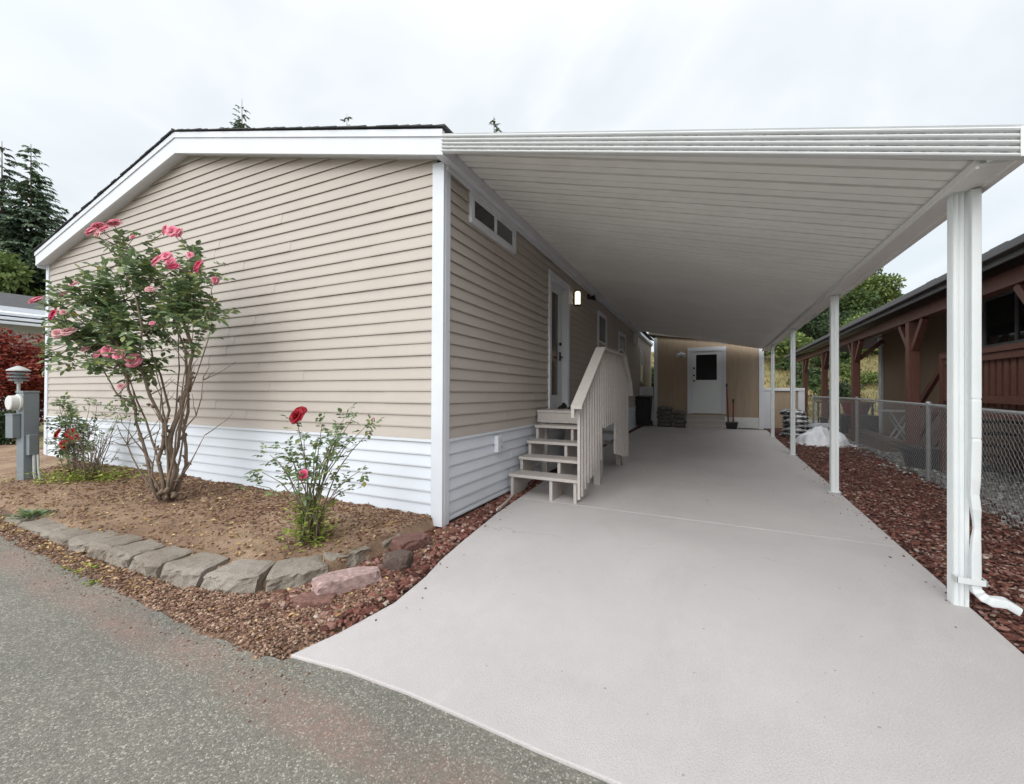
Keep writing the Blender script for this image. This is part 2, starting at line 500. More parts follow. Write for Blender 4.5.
# project the cloud deck on a plane overhead
za = N(nt, "ShaderNodeMath", operation="ADD"); nt.links.new(sx.outputs[2], za.inputs[0]); za.inputs[1].default_value = 0.50
zm = N(nt, "ShaderNodeMath", operation="MAXIMUM"); nt.links.new(za.outputs[0], zm.inputs[0]); zm.inputs[1].default_value = 0.08
dv = nt.nodes.new("ShaderNodeVectorMath"); dv.operation = "DIVIDE"
cx = N(nt, "ShaderNodeCombineXYZ"); 
for i in range(3): nt.links.new(zm.outputs[0], cx.inputs[i])
nt.links.new(tc.outputs["Generated"], dv.inputs[0]); nt.links.new(cx.outputs[0], dv.inputs[1])
cl = noise(nt, 2.3, 4, 0.5, dv.outputs[0], 0.5)
cloud = ramp(nt, cl, [(0.32, (0.90, 0.93, 0.955)), (0.46, (0.97, 0.985, 0.99)), (0.58, (1.06, 1.06, 1.06)), (0.70, (0.95, 0.97, 0.98))])
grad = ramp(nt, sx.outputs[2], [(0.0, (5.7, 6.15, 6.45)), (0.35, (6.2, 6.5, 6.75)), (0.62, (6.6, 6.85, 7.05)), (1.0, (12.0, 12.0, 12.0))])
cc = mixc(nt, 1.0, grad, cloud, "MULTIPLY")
# unseen bright lobe added to the sky round the sun, lighting camera-facing surfaces
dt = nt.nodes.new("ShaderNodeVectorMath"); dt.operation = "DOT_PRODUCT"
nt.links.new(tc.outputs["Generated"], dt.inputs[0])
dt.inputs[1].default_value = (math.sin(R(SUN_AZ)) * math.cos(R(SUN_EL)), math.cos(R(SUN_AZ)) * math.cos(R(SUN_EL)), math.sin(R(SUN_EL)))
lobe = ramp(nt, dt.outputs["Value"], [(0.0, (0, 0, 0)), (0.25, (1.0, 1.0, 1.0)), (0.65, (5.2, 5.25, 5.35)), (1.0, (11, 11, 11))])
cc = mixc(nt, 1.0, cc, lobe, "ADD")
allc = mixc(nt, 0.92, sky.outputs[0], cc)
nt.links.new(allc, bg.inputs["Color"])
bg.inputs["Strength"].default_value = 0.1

sun = bpy.data.lights.new("sun", "SUN"); sun.energy = 0.75; sun.angle = R(40); sun.color = (1.0, 0.975, 0.94)
so = bpy.data.objects.new("sun", sun); COL.objects.link(so)
az = R(SUN_AZ); el = R(SUN_EL)
sdir = Vector((math.sin(az) * math.cos(el), math.cos(az) * math.cos(el), math.sin(el)))
so.rotation_euler = (-sdir).to_track_quat("-Z", "Y").to_euler()
so.location = sdir * 40

cam = bpy.data.cameras.new("camera"); co = bpy.data.objects.new("camera", cam); COL.objects.link(co)
co.location = (0, 0, 1.35); co.rotation_euler = (R(90), 0, R(26.57))
cam.sensor_width = 36; cam.lens = 415 / 1024 * 36; cam.shift_y = -2.5 / 1024
cam.clip_end = 2000; cam.clip_start = 0.05
scene.camera = co
scene.render.engine = "CYCLES"
scene.render.resolution_x = 1024; scene.render.resolution_y = 784
scene.view_settings.view_transform = "Standard"; scene.view_settings.look = "None"
scene.view_settings.gamma = 1; scene.view_settings.use_curve_mapping = False
scene.view_settings.exposure = 0.55
scene.cycles.max_bounces = 8; scene.cycles.diffuse_bounces = 5

# ------------------------------------------------------------------ setting: ground sheets
def sm(a, b, x):
    t = min(1, max(0, (x - a) / (b - a))); return t * t * (3 - 2 * t)

def ground_h(x, y):
    hgt = sm(23, 40, y) * 4.6 + sm(38, 75, y) * 3.0
    hgt *= sm(-34, -14, x) * 0.9 + 0.1
    return -0.10 + hgt + (0.35 * fbm(x, y, 0.11) if y > 22 else 0.0) * sm(22, 27, y)

def grid(name, xs, ys, fz, mat, keep=None, smooth=True):
    nx, ny = len(xs), len(ys)
    v = np.array([(x, y, fz(x, y)) for y in ys for x in xs])
    f = []
    for j in range(ny - 1):
        for i in range(nx - 1):
            if keep is None or keep((xs[i] + xs[i + 1]) / 2, (ys[j] + ys[j + 1]) / 2):
                f.append((j * nx + i, j * nx + i + 1, (j + 1) * nx + i + 1, (j + 1) * nx + i))
    return np_mesh(name, v, np.array(f), mat, smooth=smooth)

xs = np.concatenate([np.linspace(-400, -70, 12)[:-1], np.linspace(-70, 70, 72), np.linspace(70, 400, 12)[1:]])
ys = np.concatenate([np.linspace(-300, -20, 10)[:-1], np.linspace(-20, 90, 60), np.linspace(90, 500, 12)[1:]])
tag(grid("ground", xs, ys, ground_h, M["earth"]), kind="structure")

# the road in front
b = MB()
ex = [(-90, 1.50), (-14, 1.42), (-9, 1.36), (-6.1, 1.345), (-4.8, 1.32), (-3.8, 1.29), (-3.0, 1.28), (-2.4, 1.28), (-1.6, 1.36), (-0.6, 1.36), (3, 1.36), (90, 1.3)]
ev = []
for (x0, y0), (x1, y1) in zip(ex, ex[1:]):
    n_ = max(1, int((x1 - x0) / .06)) if -15 < x0 and x1 <= 3 else 1
    for i in range(n_):
        x_ = x0 + (x1 - x0) * i / n_; wob_ = .03 * mnoise.fractal(Vector((x_ * 4, 0, 3)), 1, 2, 4) if -14 < x_ < -1.9 else 0
        ev.append((x_, y0 + (y1 - y0) * i / n_ + wob_ + (.03 if x_ < -1.95 else .12)))
ev.append(ex[-1])
for (x0, y0), (x1, y1) in zip(ev, ev[1:]):
    b.add([(x0, -7, -0.014), (x1, -7, -0.014), (x1, y1, -0.014), (x0, y0, -0.014)], [(0, 1, 2, 3)])
tag(b.build("road", M["asphalt"]), kind="structure")

# driveway slab, two pours with a saw joint between them
left = [(-1.955, 1.385), (-1.89, 1.64), (-1.845, 2.02), (-1.90, 2.40), (-1.98, 2.70), (-2.065, 3.20), (-2.18, 4.0), (-2.235, 4.67)]
left2 = [(-2.236, 4.674), (-2.33, 5.76), (-2.40, 8.0), (-2.47, 12.0), (-2.52, 16.1)]
front = [(-1.6, 1.432), (-1.24, 1.447), (-0.9, 1.442), (-0.6, 1.434), (-0.1, 1.438), (0.6, 1.43), (1.39, 1.425)]
def slab(poly, z1=0.0, z0=-0.14):
    b = MB(); b.prism([(x, y, z0) for x, y in poly], (0, 0, z1 - z0)); return b
p1 = left[::-1] + front + [(1.39, 3.0), (1.395, 4.67)]
p2 = left2[::-1] + [(1.395, 4.674), (1.41, 8), (1.40, 12), (1.40, 16.1)]
b = slab(p1); b2 = slab(p2)
b.add(b2.v, b2.f)
drv = b.build("driveway", M["drive"], bevel=0.006)
tag(drv, kind="structure")

# verge, mulch and gravel sheets
def rng_lin(a, b, step): return np.linspace(a, b, int(abs(b - a) / step) + 1)
def drive_left(y):
    pts = left + left2
    if y < pts[0][1]: return pts[0][0]
    for (x0, y0), (x1, y1) in zip(pts, pts[1:]):
        if y0 <= y <= y1: return x0 + (x1 - x0) * (y - y0) / (y1 - y0 + 1e-9)
    return -2.5
def verge_z(x, y):
    dl = drive_left(y)
    return -0.05 * sm(dl - .16, dl - .03, x) - 0.036 + 0.036 * sm(1.24, 1.40, y) + 0.012 * fbm(x, y, 7) + 0.004 * fbm(x, y, 30)
tag(grid("verge", rng_lin(-14, -1.80, 0.05), rng_lin(1.26, 4.0, 0.05), verge_z, M["verge"]), kind="structure")
tag(grid("mulch_bed", rng_lin(-2.75, -1.9, 0.06), rng_lin(3.3, 16.3, 0.06), lambda x, y: -0.02 + 0.012 * fbm(x, y, 8), M["mulch_base"]), kind="structure")
tag(grid("mulch_strip", rng_lin(1.36, 3.0, 0.06), rng_lin(1.3, 18.0, 0.08), lambda x, y: -0.025 + 0.014 * fbm(x, y, 6), M["mulch_base"]), kind="structure")
tag(grid("gravel_yard", rng_lin(2.3, 16, 0.25), rng_lin(0, 23, 0.25), lambda x, y: -0.035 + 0.02 * fbm(x, y, 2) - 0.05 * sm(2.55, 2.3, x), M["gravel_base"]), kind="structure")

# raised planting bed
FR = [(-14, 1.66), (-10, 1.60), (-8, 1.58), (-6, 1.55), (-4.5, 1.52), (-3.6, 1.56), (-3.1, 1.61), (-2.75, 1.72), (-2.55, 1.90), (-2.52, 2.15), (-2.50, 2.5), (-2.49, 3.4)]
def yfront(x):
    for (x0, y0), (x1, y1) in zip(FR, FR[1:]):
        if x0 <= x <= x1: return y0 + (y1 - y0) * (x - x0) / (x1 - x0)
    return 99
def bed_z(x, y):
    d = y - yfront(x)
    return -0.05 + 0.118 * sm(-0.04, 0.16, d) + 0.034 * sm(0.16, 0.55, d) + 0.018 * sm(0.3, 1.4, d) + 0.022 * fbm(x, y, 1.7) + 0.017 * fbm(x, y, 9) + 0.009 * fbm(x, y, 33)
tag(grid("planting_bed", rng_lin(-14, -2.42, 0.045), rng_lin(1.45, 3.36, 0.045), bed_z, M["soil"]), kind="structure")

# loose cover, too many to count
def scatter(n, x0, x1, y0, y1, ok, z):
    out = []
    while len(out) < n:
        x = random.uniform(x0, x1); y = random.uniform(y0, y1)
        if ok(x, y): out.append((x, y, z(x, y)))
    return np.array(out)
def near_density(x, y, d0=3.0):
    return random.random() < min(1, (d0 / max(1.0, math.hypot(x, y))) ** 1.4)
def wall_x(y): return -2.428 - 0.0262 * (y - 3.308)
# red rock along the driveway's left edge
ok = lambda x, y: x < drive_left(y) - 0.015 and (x > wall_x(y) + 0.0 if y > 3.3 else (x > -2.62 and (y < yfront(x) - 0.06 or x > -2.42)))
pts = scatter(3600, -2.65, -1.8, 1.6, 6.2, ok, lambda x, y: -0.008 + random.uniform(0, .014))
tag(chips("red_rock_mulch", pts, np.clip(np.exp(rng.normal(-4.1, .38, len(pts))), .006, .035), M["lava"]), "red lava rock filling the strip between driveway and house", "gravel", kind="stuff")
ok = lambda x, y: y < yfront(x) - 0.05 and x < drive_left(y) - 0.015 and y > 1.30 + 0.05 * fbm(x, y, 4) and random.random() < (1.0 if x > -3.6 else 0.35)
pts = scatter(11000, -6.5, -1.85, 1.28, 2.2, ok, lambda x, y: verge_z(x, y) + random.uniform(0.002, .012))
tag(chips("verge_gravel", pts, rng.uniform(.004, .0125, len(pts)), M["pinkchip"]), "pinkish brown crushed rock below the block edging", "gravel", kind="stuff")
ok = lambda x, y: x > 1.40 and x < 2.62 + 0.02 * y + 0.12 * fbm(x, y, 1.5) and near_density(x, y, 4.5)
pts = scatter(23000, 1.39, 3.1, 1.5, 16.5, ok, lambda x, y: -0.012 + 0.014 * fbm(x, y, 6) + random.uniform(0, .014))
tag(chips("red_bark_mulch", pts, np.clip(np.exp(rng.normal(-4.38, .40, len(pts))), .005, .032), M["lava"], flat=0.35), "dark red mulch between the driveway and the wire fence", "mulch", kind="stuff")
ok = lambda x, y: x > 2.45 + 0.025 * y + 0.22 * fbm(x, y, 1.1) and near_density(x, y, 5.5)
pts = scatter(9000, 2.4, 9, 3, 18, ok, lambda x, y: -0.022 + 0.02 * fbm(x, y, 2) + random.uniform(0, .012))
tag(chips("pale_gravel", pts, rng.uniform(.018, .035, len(pts)), M["pebble"], flat=.7), "pale grey pebbles beyond the wire fence", "gravel", kind="stuff")
# a few chips kicked on to the concrete and the asphalt
sp_ = []
while len(sp_) < 150:
    y_ = random.uniform(1.6, 12); e_ = abs(random.gauss(0, .10))
    sp_.append((drive_left(y_) + e_, y_, .004) if random.random() < .45 and y_ < 4.6 else (1.395 - e_, max(2.4, y_), .004))
tag(chips("spilled_chips", np.array(sp_), rng.uniform(.004, .012, len(sp_)), M["lava"], flat=.4), "loose red chips spilled along the driveway's edges", "gravel", kind="stuff")
pts = np.array([(x_, 1.36 - abs(random.gauss(0, .12)), -.012) for x_ in rng.uniform(-7, -1.7, 700)])
tag(chips("road_grit", pts, rng.uniform(.002, .007, len(pts)), M["pinkchip"], flat=.6), "loose grit scattered along the asphalt's edge", "grit", kind="stuff")
ok = lambda x, y: y > yfront(x) + .05 and y < 3.3
pts = scatter(2200, -9.5, -2.55, 1.5, 3.3, ok, lambda x, y: bed_z(x, y))
tag(chips("soil_clods", pts, np.exp(rng.normal(-4.7, .5, len(pts))), M["soil"], flat=.8), "small soil clods over the planting bed", "soil", kind="stuff")
# bark bits and dry leaves on the bed
ok = lambda x, y: y > yfront(x) + 0.0 and y < 3.33 and random.random() < 0.10 + 0.90 * sm(2.0, 3.1, y)
pts = scatter(13000, -9.5, -2.5, 1.5, 3.33, ok, lambda x, y: bed_z(x, y) + random.uniform(0.0, .006))
tag(chips("bark_bits", pts, rng.uniform(.006, .016, len(pts)), M["bark_chip"], flat=.35), "small bark bits over the planting bed soil", "bark mulch", kind="stuff")
ok = lambda x, y: (y > 1.34 + 0.06 * fbm(x, y, 3)) and random.random() < (1.0 if y < yfront(x) and x < -3.4 else 0.22)
pts = scatter(3600, -9, -1.95, 1.30, 3.3, lambda x, y: ok(x, y) and x < drive_left(y), lambda x, y: max(verge_z(x, y), bed_z(x, y) if y > yfront(x) and x < -2.43 else -1) + 0.008)
a = rng.uniform(0, 2 * PI, len(pts))
d = np.stack([np.cos(a), np.sin(a), rng.normal(0, .25, len(pts))], -1)
nn = np.stack([rng.normal(0, .4, len(pts)), rng.normal(0, .4, len(pts)), np.ones(len(pts))], -1)
L = rng.uniform(.018, .045, len(pts))
tag(leaf_mesh("leaf_litter", pts, d, nn, L, L * .6, M["litter"], fold=.35), "dry tan leaves littering the verge and bed", "dry leaves", kind="stuff")
# ------------------------------------------------------------------ the mobile home (local frame: x=0 side wall, y=0 gable wall)
HO = Vector((-2.428, 3.308, 0.0))
HROT = (R(-0.57), 0, R(1.5))
home = thing("mobile_home", "tan lap-sided manufactured home with white skirting and white gable trim, beside the carport", "house", HO, HROT)
HM = Matrix.Translation(HO) @ Matrix.Rotation(R(1.5), 4, "Z") @ Matrix.Rotation(R(-0.57), 4, "X")
def hw(x, y, z): return HM @ Vector((x, y, z))
XL, XP, LEN = -8.93, -4.345, 16.8
ZR, ZP, ZL = 3.60, 4.70, 3.70
def roof_z(x):
    return ZP + (ZR - ZP) * (x - XP) / (0 - XP) if x > XP else ZP + (ZL - ZP) * (x - XP) / (XL - XP)
def gable_span(z):
    a, c = XL + 0.02, -0.02
    if z > ZL: a = XP + (XL - XP) * (ZP - z) / (ZP - ZL)
    if z > ZR: c = XP + (0 - XP) * (ZP - z) / (ZP - ZR)
    return a, c

def lap(b, plane, z0, z1, a0, c0, a1, c1, e=0.0):
    """one course: bottom edge stands 15 mm off the wall, top edge 3 mm"""
    o0, o1 = 0.020 + e, 0.003 + e
    def pt(s, o, z): return (s, -o, z) if plane == "g" else (o, s, z)
    lip, dr, up = 0.004, 0.007, 0.016      # hanging lip with an open slot behind it
    prof = [(0, z0 + up), (o0 - lip, z0 + up), (o0 - lip, z0 - dr), (o0, z0 - dr), (o0 + .001, z0 + .008)]
    n = len(prof)
    vs = [pt(a0, o, z) for o, z in prof] + [pt(a1, o1, z1), pt(a1, 0, z1)] + [pt(c0, o, z) for o, z in prof] + [pt(c1, o1, z1), pt(c1, 0, z1)]
    m = n + 2
    b.add(vs, [(k, k + 1, k + 1 + m, k + m) for k in range(m - 1)] + [tuple(range(m)), tuple(range(m, 2 * m))[::-1]])

def run(b, plane, z0, z1, a0, c0, a1, c1, joints=True):
    """a course made of several lengths that overlap by a millimetre or two"""
    if not joints or abs(a0 - a1) > .01 or abs(c0 - c1) > .01:
        lap(b, plane, z0, z1, a0, c0, a1, c1); return
    cuts = [a0]; s = a0 + random.uniform(1.0, 3.7)
    while s < c0 - .4:
        cuts.append(s); s += random.uniform(2.4, 3.7)
    cuts.append(c0)
    for i in range(len(cuts) - 1):
        lap(b, plane, z0, z1, cuts[i], cuts[i + 1], cuts[i], cuts[i + 1], 0.0035 * (i % 2))

g = MB(); z = 0.86
g.box(XL + .02, -.02, 0.0, 0.02, 0.84, 3.58)             # sheathing behind the laps
g.add([(XL + .02, 0.0, 3.58), (-.02, 0.0, 3.58), (XP, 0.0, ZP)], [(0, 1, 2)])
while z < ZP - 0.02:
    z1 = min(z + .12, ZP)
    a0, c0 = gable_span(z); a1, c1 = gable_span(z1)
    run(g, "g", z, z1, a0, c0, a1, c1); z += .12
g.build("gable_siding", M["tan"], home)
DOOR = (3.05, 3.98, 1.05, 3.25)
s = MB(); z = 0.86
for q in ((0.0, DOOR[0], .84, 3.6), (DOOR[1], LEN, .84, 3.6), (DOOR[0], DOOR[1], DOOR[3], 3.6), (DOOR[0], DOOR[1], .84, DOOR[2])):
    s.box(-.02, 0.0, *q)
while z < 3.56:
    z1 = min(z + .12, 3.58)
    if z1 <= DOOR[2] or z >= DOOR[3]: run(s, "s", z, z1, 0.0, LEN, 0.0, LEN)
    else:
        run(s, "s", z, z1, 0.0, DOOR[0], 0.0, DOOR[0]); run(s, "s", z, z1, DOOR[1], LEN, DOOR[1], LEN)
    z += .12
s.build("side_siding", M["tan"], home)
k = MB(); zz = [.05, .11] + [.11 + .12 * i for i in range(1, 7)]
for z0, z1 in zip(zz, zz[1:]):
    lap(k, "g", z0, z1, XL + .02, -.02, XL + .02, -.02); run(k, "s", z0, z1, 0, LEN, 0, LEN)
k.box(XL + .02, -.02, -.031, 0.0, .832, .858); k.box(0, .031, 0, LEN, .832, .858)
k.box(XL + .02, -.02, 0.003, .02, .04, .83); k.box(-.02, -.003, 0.02, LEN, .04, .83)
k.build("skirting", M["white_siding"], home)
t = MB(); t.box(-.10, .034, -.036, 0.0, 0.02, 3.57); t.box(0.0, .036, 0.0, .085, 0.02, 3.60)
t.build("corner_trim", M["trim"], home, bevel=.004)
t = MB(); t.box(XL - .024, XL + .09, -.036, 0.0, -.05, 3.70); t.box(XL - .026, XL, 0.0, .1, -.05, 3.70)
t.build("corner_trim", M["trim"], home, bevel=.004)
t = MB(); t.box(-.012, .03, LEN - .09, LEN + .02, 0.0, 3.58); t.build("corner_trim", M["trim"], home, bevel=.004)
t = MB(); t.box(-.07, -.015, 0.02, 0.07, -.08, .03); t.build("corner_footing", M["block"], home)
# other walls
w = MB(); w.box(XL, XL + .02, 0.02, LEN, -.05, 3.68); w.box(XL, 0, LEN - .02, LEN, -.05, 3.58)
w.add([(XL, LEN, 3.58), (0, LEN, 3.58), (XP, LEN, ZP)], [(0, 1, 2)])
w.build("far_wall", M["tan"], home)
# rake boards, soffit, eave trim
def rake(x0, zb0, zt0, x1, zb1, zt1, y0, y1): 
    b = MB(); b.prism([(x0, y0, zb0), (x1, y0, zb1), (x1, y0, zt1), (x0, y0, zt0)], (0, y1 - y0, 0)); return b
rb = rake(.12, 3.535, 3.765, XP, 4.635, 4.915, -.18, -.15); lb = rake(XP, 4.635, 4.915, -8.93, 3.645, 3.885, -.18, -.15)
rb.add(lb.v, lb.f); rb.build("rake_board", M["trim"], home)
rb = rake(.122, 3.70, 3.768, XP, 4.845, 4.918, -.195, -.181); lb = rake(XP, 4.845, 4.918, -8.935, 3.822, 3.888, -.195, -.181)
rb.add(lb.v, lb.f); rb.build("drip_board", M["trim"], home)
sf = rake(.11, 3.57, 3.60, XP, 4.68, 4.71, -.15, -.0); lb = rake(XP, 4.68, 4.71, -8.92, 3.68, 3.71, -.15, -.0)
sf.add(lb.v, lb.f); sf.build("gable_soffit", M["trim"], home)
e = MB(); e.box(.031, .118, -.148, LEN, 3.545, 3.655); e.box(.031, .06, 0, LEN, 3.50, 3.543)
e.build("eave_trim", M["trim"], home, bevel=.004)
e = MB(); e.box(-8.95, XL - .03, -.148, LEN, 3.62, 3.72); e.box(-9.03, -8.952, -.15, -.0 + LEN, 3.76, 3.86); e.build("eave_gutter", M["trim"], home)
# shingled roof: overlapping courses
rf = MB()
def slope(xe, ze, n):
    for i in range(n):
        f0, f1 = i / n, (i + 1) / n
        x0, z0 = xe + (XP - xe) * f0, ze + (4.935 - ze) * f0
        x1, z1 = xe + (XP - xe) * f1, ze + (4.935 - ze) * f1
        yf = -.215 + random.uniform(-.008, .008); h = .013 + random.uniform(-.003, .005)
        rf.add([(x0, yf, z0), (x0, LEN + .2, z0), (x1, LEN + .2, z1), (x1, yf, z1),
                (x0, yf, z0 + h), (x0, LEN + .2, z0 + h), (x1, LEN + .2, z1 + .008), (x1, yf, z1 + .008)],
               [(0, 1, 2, 3), (4, 7, 6, 5), (0, 4, 5, 1), (1, 5, 6, 2), (2, 6, 7, 3), (3, 7, 4, 0)])
slope(.16, 3.778, 33); slope(-9.0, 3.892, 33)
rf.tube([(XP, -.22, 4.937), (XP, LEN + .2, 4.937)], .022, 6)
rf.build("roof", M["shingle"], home)

def window(y0, y1, z0, z1, fr, mull=None, rail=None, glass="glass", proud=.055):
    f = MB()
    for a, c, d, h in ((y0, y1, z1 - fr, z1), (y0, y1, z0, z0 + fr), (y0, y0 + fr, z0 + fr, z1 - fr), (y1 - fr, y1, z0 + fr, z1 - fr)):
        f.box(0, proud, a, c, d, h)
    # inner sash
    q = fr + .028
    for a, c, d, h in ((y0 + fr, y1 - fr, z1 - q, z1 - fr), (y0 + fr, y1 - fr, z0 + fr, z0 + q), (y0 + fr, y0 + q, z0 + q, z1 - q), (y1 - q, y1 - fr, z0 + q, z1 - q)):
        f.box(0, proud - .014, a, c, d, h)
    if mull:
        for m_ in mull: f.box(0, proud - .010, m_ - .03, m_ + .03, z0 + q, z1 - q)
    if rail: f.box(0, proud - .010, y0 + q, y1 - q, rail - .025, rail + .025)
    fo = f.build("window", M["trim"], home, bevel=.003)
    def pane(a, c, d, h, g_):
        MB().box(.004, .034, a, c, d, h).build("pane", M[g_], fo)
    if mull:
        ed = [y0 + q] + list(mull) + [y1 - q]
        for i in range(len(ed) - 1):
            pane(ed[i] + (.03 if i else 0), ed[i + 1] - (.03 if i < len(ed) - 2 else 0), z0 + q, z1 - q, glass if i == 0 else "glass_grey")
    elif rail:
        pane(y0 + q, y1 - q, z0 + q, rail - .025, "glass"); pane(y0 + q, y1 - q, rail + .025, z1 - q, "glass_grey")
    else: pane(y0 + q, y1 - q, z0 + q, z1 - q, glass)
    return fo
window(.47, 1.62, 3.165, 3.52, .055, mull=[1.05])
window(6.30, 7.21, 2.0, 3.27, .06, rail=2.56)
window(8.86, 9.95, 2.0, 3.15, .06, rail=2.62)
window(13.35, 14.0, 1.75, 3.12, .05, rail=2.45)

# entry door in its recess
d0, d1, dz0, dz1 = DOOR
j = MB()
j.box(0, .048, d0 - .085, d0, dz0 - .02, dz1 + .085); j.box(0, .042, d1, d1 + .085, dz0 - .02, dz1 + .085); j.box(0, .042, d0, d1, dz1, dz1 + .085)
j.box(-.14, .026, d0 + .002, d0 + .03, dz0, dz1 - .002); j.box(-.14, .026, d1 - .03, d1 - .002, dz0, dz1 - .002); j.box(-.14, .026, d0 + .03, d1 - .03, dz1 - .03, dz1 - .002)
j.box(-.14, .045, d0 + .002, d1 - .002, dz0 - .03, dz0 + .012)
j.build("door_frame", M["trim"], home, bevel=.004)
dd = MB()
dd.box(-.11, -.075, d0 + .03, d0 + .16, dz0 + .012, dz1 - .03); dd.box(-.11, -.075, d1 - .24, d1 - .03, dz0 + .012, dz1 - .03)
dd.box(-.11, -.075, d0 + .16, d1 - .24, dz0 + .012, dz0 + .24); dd.box(-.11, -.075, d0 + .16, d1 - .24, dz1 - .16, dz1 - .03)
door = dd.build("door", M["door_white"], home, bevel=.004)
m_brown = glass_dark("door_glass", (0.04, 0.022, 0.016), 0.12)
MB().box(-.10, -.085, d0 + .16, d1 - .24, dz0 + .24, dz1 - .16).build("pane", m_brown, door)
hnd = MB(); hnd.box(-.075, -.055, d1 - .19, d1 - .14, dz0 + .86, dz0 + 1.02); hnd.tube([(-.055, d1 - .165, dz0 + .92), (-.02, d1 - .165, dz0 + .92), (-.02, d1 - .27, dz0 + .92)], .013, 8)
hnd.build("handle", M["black"], door)
MB().lathe([(.028, -.075), (.03, -.045), (.02, -.04)], (0, d1 - .165, dz0 + 1.16), 12, "x").build("deadbolt", M["black"], door)

# fixtures on the side wall, each a thing of its own
m_lamp, lnt, lb_ = new_mat("lit_opal_glass")
lb_.inputs["Base Color"].default_value = (0.9, 0.85, 0.75, 1); lb_.inputs["Emission Color"].default_value = (1.0, 0.86, 0.66, 1); lb_.inputs["Emission Strength"].default_value = 1.0
lamp = thing("wall_lamp", "lit opal wall lamp with dark bracket right of the entry door", "lamp", hw(0.018, 4.40, 3.16), HROT)
b = MB(); b.box(0, .02, -.05, .05, -.13, .13); b.box(.02, .05, -.015, .015, -.15, -.13); b.box(.02, .06, -.02, .02, .12, .14); b.lathe([(.055, -.155), (.06, -.14), (.05, -.13)], (.075, 0, 0), 16); b.lathe([(.05, .125), (.06, .135), (.05, .15)], (.075, 0, 0), 16)
b.build("bracket", M["black"], lamp)
MB().lathe([(.04, -.13), (.052, -.11), (.052, .10), (.04, .125)], (.075, 0, 0), 18).build("lamp_glass", m_lamp, lamp, smooth=True)
fl = thing("eave_floodlight", "small black floodlight under the eave between door lamp and window", "floodlight", hw(.018, 5.45, 3.40), HROT)
b = MB(); b.box(0, .03, -.05, .05, -.04, .06); b.build("base", M["black"], fl)
b = MB(); b.lathe([(.02, 0), (.035, .04), (.06, .12), (.06, .13)], (.03, -.02, -.02), 12, "x"); b.build("lamp_head", M["black"], fl)
ob = thing("power_outlet", "white covered power outlet on the white skirting near the front corner", "outlet", hw(.018, 1.14, .70), HROT)
MB().box(0, .055, -.065, .065, -.10, .10).build("cover", M["trim"], ob, bevel=.008)
MB().box(.055, .060, .01, .045, -.055, -.02).build("latch", M["galv"], ob)
MB().box(.055, .060, .01, .03, .03, .045).build("hasp", M["galv"], ob)
vb = thing("wall_vent", "white louvred vent box high on the side wall past the last window", "vent", hw(.018, 11.75, 3.25), HROT)
MB().box(0, .10, -.24, .24, -.16, .16).build("hood", M["trim"], vb, bevel=.01)
b = MB()
for i in range(4): b.box(.10, .112, -.20, .20, -.12 + i * .065, -.09 + i * .065)
b.build("louvre", M["galv"], vb)

# ------------------------------------------------------------------ carport
cp = thing("carport", "long white metal carport awning on posts over the driveway", "carport", (1.36, 3.6, 0))
CI = Matrix.Translation((-1.36, -3.6, 0))
def cbuild(b, name, mat, parent=None, **kw):
    b.v = [(x - 1.36, y - 3.6, z) for x, y, z in b.v]
    return b.build(name, mat, parent or cp, **kw)
Y0, Y1, PITCH = 3.17, 15.95, 0.258
def Lp(y):
    q = hw(.05, (y - HO.y), 3.672); return q.x, q.z
XR = 1.345
def zr(y): return 2.625 + 0.004 * (y - 3.2)
b = MB(); prof = []
y = Y0
while y < Y1:
    prof += [(y, .010), (y + .094, .004), (y + .095, .022), (y + .112, .022), (y + .1125, .004), (y + .198, 0.0), (y + .199, .088), (y + .2565, .088), (y + .2575, .010)]
    y += PITCH
for (ya, ha), (yb, hb) in zip(prof, prof[1:]):
    xa, za = Lp(ya); xb, zb = Lp(yb)
    b.add([(xa, ya, za + ha), (XR, ya, zr(ya) + ha), (XR, yb, zr(yb) + hb), (xb, yb, zb + hb)], [(0, 1, 2, 3)])
xa, za = Lp(Y0); xb, zb = Lp(prof[-1][0]); yb = prof[-1][0]
b.add([(xa, Y0, za + .075), (XR + .05, Y0, zr(Y0) + .095), (XR + .05, yb, zr(yb) + .075), (xb, yb, zb + .075)], [(0, 1, 2, 3)])
cbuild(b, "roof_panels", M["metal_white"])
# ribbed front band
def sweep_band(pts2d, A, B):
    b = MB(); n = len(pts2d)
    vs = [(A[0], A[1] + o, A[2] + h) for o, h in pts2d] + [(B[0], B[1] + o, B[2] + h) for o, h in pts2d]
    fs = [(i, (i + 1) % n, (i + 1) % n + n, i + n) for i in range(n)] + [tuple(range(n))[::-1], tuple(range(n, 2 * n))]
    return b.add(vs, fs)
pr = [(.03, 0.0)]
for i in range(5):
    z0 = i * .034
    pr += [(.006, z0 + .0005), (-.012, z0 + .005), (-.016, z0 + .012), (-.012, z0 + .019), (.006, z0 + .0235)]
pr += [(-.004, .172), (.03, .172)]
m_band = painted("weathered_white_band", (0.60, 0.615, 0.62), 0.45, 0.04, 3, 120, .05, ((0.50, 0.49, 0.46), 5, 0.62))
bd = cbuild(sweep_band(pr, (-2.285, 3.13, 3.535), (1.46, 3.13, 2.548)), "front_band", m_band)
m_grime = painted("grimy_groove", (0.42, 0.41, 0.39), 0.8, 0.35, 60, 120, .1, ((0.13, 0.125, 0.115), 26, 0.45))
bd.data.materials.append(m_grime)                                      # dirt collected in the grooves between the ribs
for p_ in bd.data.polygons:
    if p_.index < len(pr) and p_.index in (5, 10, 15, 20): p_.material_index = 1
